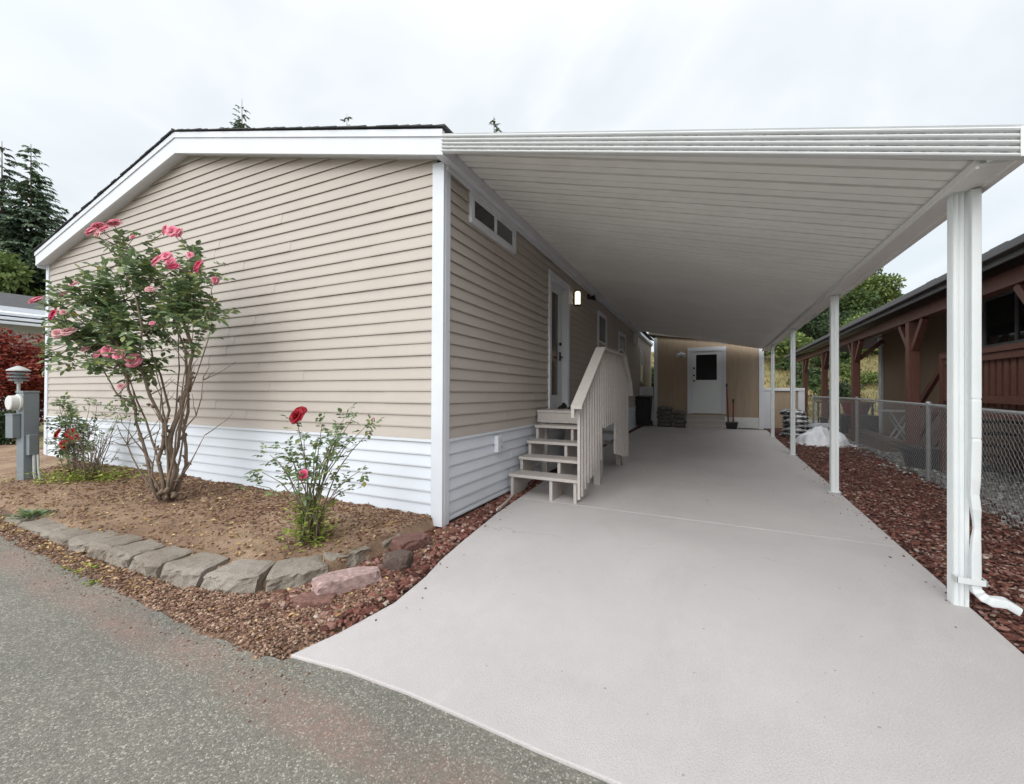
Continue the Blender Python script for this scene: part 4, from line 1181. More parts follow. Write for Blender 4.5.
# window
m_bronze = painted("grey_window_frame", (.19, .20, .21), .45, .1, 5)
b = MB(); wy0, wy1, wz0, wz1 = 8.3, 11.0, 2.12, 3.06
for a_, c_, d_, h_ in ((wy0, wy1, wz1 - .06, wz1), (wy0, wy1, wz0, wz0 + .06), (wy0, wy0 + .06, wz0 + .06, wz1 - .06), (wy1 - .06, wy1, wz0 + .06, wz1 - .06), (10.0, 10.06, wz0 + .06, wz1 - .06)):
    b.box(4.455, 4.498, a_, c_, d_, h_)
wo = f(b, "window", m_bronze)
for a_, c_ in ((wy0 + .06, 10.0), (10.06, wy1 - .06)): f(MB().box(4.475, 4.49, a_, c_, wz0 + .06, wz1 - .06), "pane", M["glass"], wo)
b = MB(); b.box(4.44, 4.499, 16.50, 16.62, 0, 2.95); f(b, "corner_trim", M["trim"])
b = MB(); b.beam((4.3, 16.75, 3.02), (5.6, 16.75, 3.32), .12, .06); b.tube([(4.42, 16.7, 2.96), (4.38, 16.66, 2.80), (4.46, 16.66, 2.6), (4.46, 16.66, .1)], .035, 8); f(b, "end_gutter", M["trim"])
# things on the neighbour's patio
m_iron = painted("dark_iron", (.03, .03, .032), .5, .2, 8)
bn = thing("garden_bench", "dark slatted bench on the neighbour's patio behind the wire fence", "bench", (3.75, 17.2, -.03))
b = MB()
for i in range(11): b.box(-.75 + i * .145, -.75 + i * .145 + .05, .21, .235, .45, .92)
b.box(-.78, .80, .20, .25, .922, .97); b.build("backrest", m_iron, bn)
b = MB()
for i in range(4): b.box(-.76, .78, -.22 + i * .105, -.22 + i * .105 + .08, .42, .445)
b.build("seat", m_iron, bn)
for sx_ in (-.74, .72):
    for sy_ in (-.2, .19): MB().box(sx_, sx_ + .04, sy_, sy_ + .04, 0, .418).build("leg", m_iron, bn)
m_lg = painted("pale_grey_frame", (.42, .43, .42), .5, .1, 8)
bs = thing("folding_stool", "pale folding stool seen through the wire fence before the neighbour's tan wall", "stool", (3.75, 12.7, -.03))
MB().box(-.28, .28, -.2, .2, .86, .90).build("seat", m_lg, bs)
for sy_ in (-.17, .17):
    MB().beam((-.25, sy_, 0), (.20, sy_, .855), .03, .03).build("leg", m_lg, bs); MB().beam((.25, sy_ * .85, 0), (-.20, sy_ * .85, .855), .03, .03).build("leg", m_lg, bs)
rt = thing("red_tub", "low red plastic tub at the foot of the neighbour's far porch post", "tub", (3.62, 15.6, .60))
MB().lathe([(.26, 0), (.36, .36), (.39, .38), (.36, .39), (.33, .35)], n=20).build("body", m_red, rt)
MB().box(-.42, .42, -.42, .42, -.64, -.003).build("base", m_iron, rt)
dp = thing("planter_pot", "dark planter pot at the foot of the porch post behind the wire fence", "planter", (3.2, 9.75, -.03))
MB().lathe([(.22, 0), (.30, .30), (.33, .32), (.33, .37), (.29, .37)], n=20).build("pot", m_iron, dp)
MB().lathe([(.285, .30), (.27, .36), (.02, .375)], n=20).build("potting_soil", M["mulch_base"], dp)
lo = thing("log_pile", "dark weathered boards piled across the neighbour's patio edge", "boards", (3.6, 13.6, -.03))
for i in range(4): MB().beam((-.3 + .09 * i, -1.7, .06 + .13 * (i % 2)), (-.3 + .12 * i, 1.5, .06 + .13 * (i % 2)), .18, .11).build("board", M["stair_dark"], lo)

# ------------------------------------------------------------------ retaining blocks and loose stones
BP = [(-2.62, 2.70, 1.45, .34, 0), (-2.66, 2.33, 1.30, .36, .004), (-2.70, 1.97, .95, .38, .006), (-2.98, 1.755, .33, .40, .012), (-3.385, 1.665, .12, .39, .014), (-3.775, 1.635, .02, .37, .010), (-4.14, 1.615, -.02, .35, .006), (-4.49, 1.61, .06, .33, .004), (-4.84, 1.60, -.04, .35, -.014), (-5.22, 1.60, .03, .36, -.032), (-5.62, 1.60, .0, .37, -.045), (-6.02, 1.61, .04, .36, -.055), (-6.45, 1.62, -.02, .38, -.06)]
names_ = ["concrete edging block nearest the driveway, low beside the red stones", "second concrete edging block from the driveway, behind the pink stone", "third concrete edging block from the driveway, at the bed's corner", "fourth concrete edging block from the driveway, just past the bend",
          "fifth concrete edging block from the driveway", "sixth concrete edging block from the driveway", "seventh concrete edging block from the driveway, near the middle of the row", "eighth concrete edging block from the driveway", "ninth concrete edging block from the driveway, deep gap on its right",
          "tenth concrete edging block from the driveway, dusted with soil", "eleventh concrete edging block from the driveway, half buried", "second from last edging block at the far left, nearly buried", "last edging block at the far left, nearly buried under soil"]
def block(w, d, h, seed):
    nx, ny, nz = 12, 8, 5; vs = {}; fs = []; V = []
    def vid(i, j, k):
        if (i, j, k) not in vs:
            u, v, t = i / nx * 2 - 1, j / ny * 2 - 1, k / nz
            tp = 1 - .22 * (v + 1) / 2
            x, y, z = u * w / 2 * tp, v * d / 2, t * h
            n_ = mnoise.fractal(Vector((x * 14 + seed * 5, y * 14, z * 14)), 1, 2, 4)
            if j == 0: y += -.03 * (1 - abs(u) ** 3) + .034 * n_ + .02 * t
            if i in (0, nx): x += .006 * n_
            if k == nz: z += .009 * n_ - .014 * (1 if j == 0 else 0) - (.012 if i in (0, nx) else 0)
            vs[(i, j, k)] = len(V); V.append((x, y, z))
        return vs[(i, j, k)]
    for i in range(nx):
        for j in range(ny):
            fs.append((vid(i, j, nz), vid(i + 1, j, nz), vid(i + 1, j + 1, nz), vid(i, j + 1, nz)))
        for k in range(nz):
            fs.append((vid(i, 0, k), vid(i + 1, 0, k), vid(i + 1, 0, k + 1), vid(i, 0, k + 1)))
            fs.append((vid(i + 1, ny, k), vid(i, ny, k), vid(i, ny, k + 1), vid(i + 1, ny, k + 1)))
    for j in range(ny):
        for k in range(nz):
            fs.append((vid(0, j + 1, k), vid(0, j, k), vid(0, j, k + 1), vid(0, j + 1, k + 1)))
            fs.append((vid(nx, j, k), vid(nx, j + 1, k), vid(nx, j + 1, k + 1), vid(nx, j, k + 1)))
    b = MB(); b.add(V, fs); return b
for i, (x, y, a, w, up_) in enumerate(BP):
    o = block(w, .25, .13, i).build("edging_block", M["block"])
    o.location = (x, y, -.034 + up_); o.rotation_euler = (random.uniform(-.03, .03), random.uniform(-.02, .02), a)
    tag(o, names_[i], "edging block", "edging blocks round the planting bed")
def stone(name, mat, loc, s, rz, seed, label, sharp=.35):
    bm = bmesh.new(); bmesh.ops.create_icosphere(bm, subdivisions=4, radius=1)
    for v in bm.verts:
        p = v.co.normalized()
        n_ = mnoise.cell(p * 1.4 + Vector((seed, 0, 0))) * sharp * .5 + mnoise.fractal(p * 1.5 + Vector((seed, 1, 2)), 1, 2, 5) * sharp
        q = p * (1 + n_ * .6)
        v.co = Vector((max(-.8, min(.8, q.x)) * s[0], max(-.8, min(.8, q.y)) * s[1], max(-.5, min(.62, q.z)) * s[2]))
    me = bpy.data.meshes.new(name); bm.to_mesh(me); bm.free(); me.materials.append(mat)
    o = bpy.data.objects.new(name, me); COL.objects.link(o); o.location = loc; o.rotation_euler = (random.uniform(-.1, .1), random.uniform(-.1, .1), rz)
    return tag(o, label, "stone")
stone("stone", M["pinkstone"], (-2.28, 2.04, .03), (.27, .12, .10), 1.15, 3, "long pale pink stone leaning by the bed's corner", .3)
stone("stone", M["redstone"], (-2.30, 1.80, .0), (.15, .10, .06), .6, 8, "small pinkish slab before the long pale pink stone", .3)
stone("stone", M["darkstone"], (-2.19, 2.44, .04), (.12, .10, .10), .3, 5, "rounded dark stone between bed corner and driveway", .25)
stone("stone", M["redstone"], (-2.36, 2.78, .035), (.20, .12, .09), 1.3, 12, "reddish stone near the home's front corner", .35)

# ------------------------------------------------------------------ left side: meter pedestal, path lamp
mp = thing("meter_pedestal", "grey electric meter pedestal with white meter at the bed's left end", "meter", (-8.60, 2.15, .03), (0, 0, R(10)))
mp.scale = (.80, .80, 1)
b = MB(); b.box(-.10, .10, -.10, .10, -.08, 1.27); b.box(-.108, .108, -.108, .108, 1.272, 1.30); b.build("pedestal", M["grey_metal"], mp, bevel=.006)
b = MB(); b.box(-.17, .03, -.20, -.102, .66, .97); b.box(-.177, .037, -.207, -.103, .97, .99); b.build("breaker_box", M["grey_metal"], mp, bevel=.006)
b = MB(); b.lathe([(.115, -.102), (.115, -.13), (.100, -.135), (.098, -.225), (.09, -.235), (.04, -.237)], (-.01, 0, 1.14), 24, "y"); m_meter = painted("meter_white", (.62, .62, .60), .25, .05, 6); b.build("meter", m_meter, mp, smooth=False)
b = MB(); b.box(.102, .19, -.07, .05, .42, .70); b.build("conduit_box", M["grey_metal"], mp, bevel=.004)
b = MB(); b.tube([(.17, 0, .42), (.18, 0, .15), (.22, 0, .06), (.34, -.02, .04), (.62, -.05, .035)], .022, 8); b.tube([(.21, .03, .42), (.23, .03, .2), (.27, .03, .08), (.42, .04, .05)], .018, 8); b.build("conduit", m_lg, mp)
pl = thing("path_lamp", "tiered grey pagoda lamp on a thin pole rising behind the meter pedestal", "lamp", (-9.29, 2.23, 0.0))
MB().tube([(0, 0, 0), (0, 0, 1.45)], .018, 10).build("pole", m_lg, pl)
for i, (zz_, r_) in enumerate(((1.49, .10), (1.54, .11), (1.59, .115))):
    MB().lathe([(.03, zz_ - .0), (r_, zz_ - .012), (r_ + .004, zz_), (.05, zz_ + .022)], n=24).build("louvre", M["grey_metal"], pl)
MB().lathe([(.04, 1.44), (.045, 1.60), (.04, 1.61)], n=16).build("lamp_core", m_lg, pl)
MB().lathe([(.125, 1.625), (.12, 1.64), (.065, 1.675), (.015, 1.70)], n=24).build("cap", m_lg, pl)

# far-left neighbour
ln = thing("neighbour_home", "pale neighbouring home with grey shingle roof, far left beyond the red maple", "house", (-30, 8, 0)); f = pbuild(ln, (-30, 8, 0))
f(MB().box(-38, -27.4, -4, 22, -.1, 4.72), "wall", M["white_siding"])
b = MB(); b.prism([(-26.9, -4.3, 4.85), (-33, -4.3, 6.35), (-39, -4.3, 4.85), (-39, -4.3, 4.73), (-33, -4.3, 6.2), (-26.9, -4.3, 4.73)], (0, 27, 0)); f(b, "roof", shingle_mat("grey_shingle", (.06, .06, .062)))
b = MB(); b.box(-26.95, -26.85, -4.3, 22.6, 4.3, 4.86)
for i in range(3): b.hexa([(-26.84, -4.3, 4.55 - .2 * i), (-26.3 + .2 * i, -4.3, 4.42 - .2 * i), (-26.3 + .2 * i, 22.6, 4.42 - .2 * i), (-26.84, 22.6, 4.55 - .2 * i), (-26.84, -4.3, 4.66 - .2 * i), (-26.3 + .2 * i, -4.3, 4.52 - .2 * i), (-26.3 + .2 * i, 22.6, 4.52 - .2 * i), (-26.84, 22.6, 4.66 - .2 * i)])
f(b, "awning", M["trim"])
# ------------------------------------------------------------------ plants
M["rose_leaf"] = island("rose_leaf", [(0.0, (0.075, 0.12, 0.06)), (0.45, (0.15, 0.225, 0.10)), (0.8, (0.23, 0.30, 0.135)), (0.93, (0.33, 0.38, 0.12)), (0.985, (0.17, 0.21, 0.06)), (1.0, (0.45, 0.36, 0.06))], .42, 0, 0, .32, spec=.5)
M["weed_leaf"] = island("yellow_green_leaf", [(0.0, (0.14, 0.20, 0.03)), (0.5, (0.27, 0.34, 0.06)), (1.0, (0.44, 0.46, 0.11))], .6, 0, 0, .3)
M["cane"] = wood("rose_cane", (0.17, 0.125, 0.09), .4, (1, 1, .4), .85, 40)
M["twig"] = wood("thin_twig", (0.16, 0.12, 0.085), .3, (1, 1, .4), .85, 40)
M["green_cane"] = wood("green_cane", (0.12, 0.14, 0.055), .3, (1, 1, .4), .7, 40)
M["pink"] = island("pink_petal", [(0.0, (0.74, 0.19, 0.30)), (0.5, (0.83, 0.32, 0.42)), (1.0, (0.88, 0.50, 0.55))], .55, 0, 0, .3)
M["palepink"] = island("pale_pink_petal", [(0.0, (0.74, 0.36, 0.40)), (1.0, (0.80, 0.55, 0.53))], .55, 0, 0, .3)
M["deep"] = island("deep_pink_petal", [(0.0, (0.66, 0.06, 0.17)), (1.0, (0.78, 0.18, 0.29))], .55, 0, 0, .3)
M["crimson"] = island("crimson_petal", [(0.0, (0.22, 0.004, 0.012)), (1.0, (0.42, 0.014, 0.03))], .55, 0, 0, .2)
M["red"] = island("red_petal", [(0.0, (0.42, 0.012, 0.014)), (1.0, (0.60, 0.03, 0.03))], .55, 0, 0, .2)
RV = Vector((0.8944, 0.4473, 0)); FV = Vector((-0.4473, 0.8944, 0)); UP = Vector((0, 0, 1))

def bezier(a, c, bend, n=7, wob=.02):
    a = Vector(a); c = Vector(c); m = (a + c) / 2 + Vector(bend); out = []
    for i in range(n + 1):
        t = i / n
        p = a * (1 - t) ** 2 + m * 2 * t * (1 - t) + c * t * t
        if 0 < i < n: p += Vector((random.uniform(-wob, wob), random.uniform(-wob, wob), random.uniform(-wob, wob)))
        out.append(p)
    return out

def bloom(center, r, mat, parent, face=None):
    """a rose: rings of cupped petals, the inner ones wrapped tighter"""
    face = Vector(face or (random.uniform(-.6, .6), random.uniform(-1, 0), random.uniform(.4, 1.0))).normalized()
    q = face.to_track_quat("Z", "Y").to_matrix()
    b = MB()
    for ring, (n, tilt, ln, wd, cup) in enumerate(((6, 78, 1.0, .95, .30), (6, 58, .92, .85, .38), (5, 38, .80, .72, .45), (5, 20, .66, .55, .5), (3, 8, .55, .42, .5))):
        for k in range(n):
            az_ = 2 * PI * (k + ring * .37 + random.uniform(-.08, .08)) / n; tl = R(tilt + random.uniform(-8, 8))
            o = len(b.v); g = []
            for i in range(5):
                t = i / 4
                for j in range(5):
                    s_ = j / 4 * 2 - 1
                    w = wd * r * (math.sin(PI * (.18 + .62 * t)) ** .8) * .75
                    rad = ln * r * t
                    ang = tl * (0.25 + .95 * t)                          # petals curl outwards
                    x = s_ * w; up = rad * math.cos(ang * .9); out_ = rad * math.sin(ang) + .10 * r
                    out_ -= cup * r * (s_ ** 2) * (1 - .5 * t) * .55
                    up += random.uniform(-.03, .03) * r
                    v = Vector((out_ * math.cos(az_) - x * math.sin(az_), out_ * math.sin(az_) + x * math.cos(az_), up - .25 * r))
                    g.append(tuple(Vector(center) + q @ v))
            b.add(g, [(i * 5 + j, i * 5 + j + 1, i * 5 + j + 6, i * 5 + j + 5) for i in range(4) for j in range(4)])
    return b.build("bloom", mat, parent, smooth=True)

def sprays(tips, per, length, spread, out):
    """compound leaves: five leaflets on a stalk, several stalks round each tip"""
    for p, d in tips:
        for _ in range(per):
            dr = (Vector(d) * .6 + Vector((random.gauss(0, 1), random.gauss(0, 1), random.gauss(.1, .7)))).normalized()
            st0 = Vector(p) + Vector((random.gauss(0, spread), random.gauss(0, spread), random.gauss(0, spread)))
            L_ = length * random.uniform(.7, 1.25)
            side = dr.cross(UP)
            if side.length < .05: side = Vector((1, 0, 0))
            side.normalize()
            nrm = (side.cross(dr) + Vector((random.gauss(0, .3), random.gauss(0, .3), .2))).normalized()
            for (al, sd, sc) in ((1.7, 0, 1.1), (1.15, 1, .95), (1.15, -1, .95), (.55, 1, .8), (.55, -1, .8)):
                pos = st0 + dr * L_ * al * .8
                ld = (dr * (1 if sd == 0 else .45) + side * sd + Vector((0, 0, -.25))).normalized()
                out.append((pos, ld, nrm, L_ * sc, L_ * sc * .66))
    return out
def put_leaves(name, lst, mat, parent):
    return leaf_mesh(name, [tuple(q[0]) for q in lst], [tuple(q[1]) for q in lst], [tuple(q[2]) for q in lst], np.array([q[3] for q in lst]), np.array([q[4] for q in lst]), mat, parent, fold=.16, cup=.08)

# the tall pink rose
random.seed(21)
base = Vector((-5.46, 2.38, .06)); S = 90.8
rose = thing("pink_rose_bush", "tall leggy rose bush with pink blooms against the gable wall", "rose bush", base)
def L3(u, v, dF=0.0):
    F_ = 4.57 + dF
    return RV * ((u - 512) / 415 * F_) + FV * F_ + UP * (1.35 + (389.5 - v) / 415 * F_) - base
b = MB(); tips = []; leaves = []
mains = [  # hand-laid main canes: lists of (u, v, depth)
    ([(168, 500, 0), (176, 470, .0), (170, 440, -.03), (181, 408, .0), (190, 385, .02), (193, 350, .06), (182, 315, .05), (180, 285, .0)], .042),
    ([(160, 500, 0), (150, 475, -.05), (142, 440, -.06), (135, 405, -.10), (126, 370, -.12), (112, 335, -.15), (98, 305, -.18)], .026),
    ([(172, 500, .05), (186, 465, .10), (184, 430, .12), (188, 395, .14), (186, 350, .16), (172, 315, .2), (160, 280, .22)], .030),
    ([(166, 500, -.03), (158, 460, -.05), (165, 425, -.1), (150, 395, -.14), (140, 362, -.2), (142, 330, -.22), (135, 295, -.25)], .028),
    ([(158, 498, 0), (140, 470, .05), (127, 445, .08), (117, 425, .1)], .014),
    ([(178, 480, 0), (195, 455, -.05), (205, 435, -.07)], .012),
    ([(181, 440, 0), (196, 415, .0), (203, 380, .02)], .012),
    ([(190, 392, .02), (205, 350, -.02), (212, 322, -.05), (214, 300, -.05)], .009),
    ([(165, 450, 0), (170, 410, .1), (160, 375, .15), (150, 340, .2), (125, 300, .2), (110, 268, .15)], .018),
    ([(135, 405, -.1), (118, 395, -.1), (104, 370, -.12), (88, 345, -.12), (70, 330, -.15)], .012),
    ([(126, 370, -.12), (100, 340, -.0), (80, 320, .1), (62, 310, .1)], .012),
    ([(165, 455, 0), (163, 430, .0), (162, 405, .02)], .008),
    ([(150, 475, -.03), (156, 440, 0), (160, 420, 0)], .009),
]
for pts, r0 in mains:
    P = [L3(*p) for p in pts]; Q = []
    for i in range(len(P) - 1):
        for t in (0, .5):
            Q.append(P[i].lerp(P[i + 1], t) + Vector([random.uniform(-.012, .012) for _ in range(3)]) * (1.7 if t else .6))
    Q.append(P[-1])
    rad = [r0 * .74 * (1 - .68 * i / (len(Q) - 1)) * random.uniform(.88, 1.15) for i in range(len(Q))]
    b.tube(Q, rad, 7)
# gnarled crown at the base and old knots
for _ in range(26):
    a_ = random.uniform(0, 2 * PI); h_ = random.uniform(0, .16) ** 1.0
    p = L3(166 + random.uniform(-11, 13) * (1 - h_), 500 - h_ * S, random.uniform(-.08, .1))
    b.tube([p, p + Vector((random.uniform(-.05, .05), random.uniform(-.05, .05), random.uniform(.02, .07)))], [random.uniform(.02, .035), .012], 6)
ends = [L3(*m_[0][-1]) for m_ in mains]
mids = [L3(*p) for m_ in mains[:4] + mains[8:11] for p in m_[0][3:]]
# small branches to many tips spread through the crown
def inside():
    while True:
        u, v = random.uniform(50, 222), random.uniform(238, 392)
        e = ((u - 138) / 84) ** 2 + ((v - 303) / 72) ** 2
        if v > 330 and u > 160: e += .55
        if v > 372 and not 95 < u < 150: continue
        if u < 95 and v < 270: continue
        if e < 1 and random.random() < 1.15 - .55 * e: return u, v
for _ in range(86):
    u, v = inside(); dF = random.gauss(0, .27)
    t = L3(u, v, max(-.6, min(.5, dF)))
    src = min(mids + ends, key=lambda q: (q - t).length + (0.25 if q.z > t.z else 0))
    pts = bezier(src, t, (0, 0, -.06), 5, .012)
    b.tube(pts, [.007, .006, .005, .004, .003, .0025], 5)
    tips.append((t, (t - src).normalized()))
    if random.random() < .75: tips.append((pts[3], (t - src).normalized()))
    if random.random() < .35: tips.append((pts[2], (t - src).normalized()))
for _ in range(9):                                                     # thin old canes from the base
    u, v = random.uniform(112, 206), random.uniform(330, 430)
    P0_ = L3(166 + random.uniform(-9, 10), 498, random.uniform(-.06, .06)); t = L3(u, v, random.uniform(-.25, .2))
    q_ = bezier(P0_, t, RV * random.uniform(-.15, .15) + UP * .1, 8, .022)
    b.tube(q_, [.013 * (1 - .09 * i) * random.uniform(.85, 1.2) for i in range(9)], 6)
    e_ = t + Vector((random.uniform(-.2, .2), random.uniform(-.15, .15), random.uniform(.1, .3)))
    b.tube(bezier(t, e_, (0, 0, 0), 3, .012), [.005, .004, .003, .002], 5)
for pts, r0 in mains[:4]:                                               # knots and stubs on the old wood
    for p in pts[1:5]:
        for _ in range(4):
            c_ = L3(p[0] + random.uniform(-3, 3), p[1] + random.uniform(-12, 12), p[2]); d_ = Vector((random.uniform(-1, 1), random.uniform(-1, 1), random.uniform(-.2, 1))).normalized()
            b.tube([c_ - d_ * .01, c_ + d_ * random.uniform(.02, .055)], [r0 * .62, r0 * .25], 6)
for _ in range(26):                                                     # bare twigs low down
    u, v = random.uniform(125, 205), random.uniform(345, 455)
    src = min([L3(*p) for m_ in mains for p in m_[0]], key=lambda q: (q - L3(u, v)).length)
    t = src + Vector((random.uniform(-.25, .25), random.uniform(-.25, .25), random.uniform(.08, .32)))
    b.tube(bezier(src, t, (0, 0, -.03), 4, .01), [.006, .005, .004, .003, .002], 5)
sprays(tips, 6, .076, .06, leaves)
bl = [(91, 231, .075), (98, 226, .08), (104, 229, .07), (114, 223, .085), (97, 235, .05), (165, 230, .075), (172, 231, .075), (179, 233, .07), (157, 260, .085), (166, 256, .07), (170, 262, .07), (173, 266, .065), (198, 266, .085), (133, 237, .045), (190, 255, .045), (215, 280, .05), (36, 300, .08), (64, 294, .055), (53, 314, .075), (73, 283, .05), (68, 331, .08), (57, 333, .06), (100, 353, .08), (108, 351, .08), (119, 355, .08), (133, 360, .09), (85, 349, .05), (121, 386, .045), (113, 349, .06), (152, 323, .035), (150, 289, .05), (64, 312, .045)]
for i, (u, v, r_) in enumerate(bl):
    dF = -.25 + random.uniform(-.18, .12) if v > 240 else random.uniform(-.2, .05)
    c = L3(u, v, dF)
    mt = M["deep"] if i in (12, 18, 11) else M["palepink"] if i in (19, 20, 21, 26, 30, 31, 4, 27) else M["pink"]
    bloom(c, r_ * .82, mt, rose, face=(random.uniform(-.4, .7), random.uniform(-1, -.3), random.uniform(.1, .9)))
    src = min([t for t, _ in tips] + ends, key=lambda q: (q - c).length + (0.2 if q.z > c.z else 0))
    b.tube(bezier(src, c - UP * .02, (0, 0, -.03), 4, .008), [.005, .005, .004, .004, .0035], 5)
for u, v in ((52, 357), (46, 352), (60, 355), (70, 362), (120, 399), (136, 410)):
    c = L3(u, v, -.2); src = min([t for t, _ in tips], key=lambda q: (q - c).length)
    b.tube(bezier(src, c, (0, 0, .03), 4, .008), .004, 5); sprays([(c, (c - src).normalized())], 7, .055, .04, leaves)
b.build("canes", M["cane"], rose, smooth=True)
put_leaves("foliage", leaves, M["rose_leaf"], rose)

# small red rose near the corner
random.seed(5)
base = Vector((-3.0, 2.30, .07)); S2 = 123.0
rr_ = thing("red_rose_bush", "small sparse rose bush with one dark red bloom near the home's front corner", "rose bush", base)
def L4(u, v, dF=0.0):
    F_ = 3.38 + dF
    return RV * ((u - 512) / 415 * F_) + FV * F_ + UP * (1.35 + (389.5 - v) / 415 * F_) - base
b = MB(); g = MB(); leaves = []; tips = []
st_ends = [(297, 422, -.05), (322, 425, .05), (344, 419, .1), (352, 418, .02), (370, 422, .0), (372, 430, .08), (335, 445, -.05), (290, 452, .0), (270, 455, -.05), (262, 472, -.06), (256, 485, -.1), (278, 462, .1), (350, 440, .1), (360, 471, -.05), (328, 455, .1), (303, 478, -.15), (318, 440, -.1), (342, 430, -.1), (355, 486, .05), (284, 448, .12), (304, 440, .05), (332, 470, -.1)]
for (u, v, dF) in st_ends:
    p0 = L4(310 + random.uniform(-9, 9), 541, random.uniform(-.06, .06)); t = L4(u, v, dF)
    pts = bezier(p0, t, RV * ((310 - u) / S2 * .35) + UP * .12, 8, .008)
    (b if random.random() < .6 else g).tube(pts, [.0075, .007, .0065, .006, .005, .0045, .004, .003, .0025], 5)
    tips.append((t, (t - pts[-2]).normalized()))
    if random.random() < .6: tips.append((pts[6], (pts[6] - pts[5]).normalized()))
    if random.random() < .7:
        q = pts[5] + Vector((random.uniform(-.16, .16), random.uniform(-.1, .1), random.uniform(.02, .16)))
        b.tube(bezier(pts[5], q, (0, 0, 0), 3, .006), .0028, 5); tips.append((q, (q - pts[5]).normalized()))
sprays(tips, 4, .044, .03, leaves)
b.build("canes", M["twig"], rr_, smooth=True); g.build("green_canes", M["green_cane"], rr_, smooth=True)
put_leaves("foliage", leaves, M["rose_leaf"], rr_)
bloom(L4(296, 416, -.06), .062, M["crimson"], rr_, (0, -1, .5)); bloom(L4(300, 411, -.03), .05, M["crimson"], rr_, (.3, -.6, .8)); bloom(L4(303, 475, -.16), .042, M["deep"], rr_, (0, -1, .3)); bloom(L4(373, 419, .0), .018, M["palepink"], rr_, (0, -.3, 1))
leaves = []
for _ in range(480):
    h_ = random.random() ** 1.2 * .38; w = .16 * (1 - h_)
    p = Vector((random.gauss(0, w * .55), random.gauss(0, w * .55), .01 + h_)); a_ = random.uniform(0, 2 * PI)
    L_ = random.uniform(.035, .075)
    leaves.append((p, Vector((math.cos(a_), math.sin(a_), random.uniform(-.1, .7))).normalized(), Vector((random.gauss(0, .3), random.gauss(0, .3), 1)), L_, L_ * .42))
put_leaves("basal_leaves", leaves, M["weed_leaf"], rr_)
b = MB()
for _ in range(40):
    a_ = random.uniform(0, 2 * PI); p0 = Vector((random.gauss(0, .06), random.gauss(0, .06), 0)); p1 = p0 + Vector((math.cos(a_) * random.uniform(.05, .22), math.sin(a_) * random.uniform(.05, .2), random.uniform(.08, .3)))
    b.tube(bezier(p0, p1, (0, 0, .04), 3, .01), .0025, 4)
b.build("dry_stems", M["twig"], rr_)

def twiggy(name, label, cat, base, S3, uc, ends_, leafy, blooms, bmat, mat_leaf, nper, ll):
    t_ = thing(name, label, cat, base)
    vb = 389.5 + S3 * (1.35 - base[2])
    def L5(u, v, dF=0.0): return RV * ((u - uc) / S3) + FV * dF + UP * ((vb - v) / S3)
    b = MB(); leaves = []; tips = []
    for (u, v) in ends_:
        p0 = L5(uc + random.uniform(-5, 5), vb + 2, random.uniform(-.05, .05)); t = L5(u, v, random.uniform(-.2, .2))
        pts = bezier(p0, t, UP * .05, 6, .02)
        b.tube(pts, [.008, .007, .006, .005, .004, .003, .0025], 5)
        for _ in range(3):
            k = random.randint(2, 5); q = pts[k] + Vector((random.uniform(-.2, .2), random.uniform(-.15, .15), random.uniform(.03, .22)))
            b.tube(bezier(pts[k], q, (0, 0, 0), 3, .012), .0028, 4)
            if random.random() < leafy: tips.append((q, (q - pts[k]).normalized()))
        tips.append((t, (t - pts[-2]).normalized()))
    sprays(tips, nper, ll, .03, leaves)
    b.build("stems", M["twig"], t_, smooth=True)
    put_leaves("foliage", leaves, mat_leaf, t_)
    for (u, v, r_) in blooms: bloom(L5(u, v, -.15), r_, bmat, t_, (random.uniform(-.3, .6), -1, random.uniform(.1, .6)))
    return t_
random.seed(9)
twiggy("red_rose_shrub", "leafy shrub with bright red roses right behind the meter pedestal", "rose bush", (-8.35, 2.55, .08), 69.0, 52,
       [(random.uniform(36, 70), random.uniform(398, 445)) for _ in range(18)], .9, [(44, 434, .06), (46, 431, .05), (56, 432, .055), (61, 435, .055), (65, 438, .045), (51, 443, .065), (59, 430, .04)], M["red"], M["rose_leaf"], 6, .045)
bt = twiggy("twiggy_shrub", "bare twiggy shrub with yellow green leaves at its foot, left of the tall rose", "shrub", (-7.75, 2.50, .08), 73.0, 86,
       [(random.uniform(58, 116), random.uniform(412, 462)) for _ in range(24)], .25, [], M["red"], M["rose_leaf"], 2, .03)
leaves = []
for _ in range(900):
    p = RV * random.gauss(0, .38) + FV * random.gauss(0, .16) + UP * (.02 + abs(random.gauss(0, .09))); a_ = random.uniform(0, 2 * PI); L_ = random.uniform(.03, .06)
    leaves.append((p, Vector((math.cos(a_), math.sin(a_), random.uniform(0, .6))).normalized(), Vector((random.gauss(0, .3), random.gauss(0, .3), 1)), L_, L_ * .55))
put_leaves("basal_leaves", leaves, M["weed_leaf"], bt)

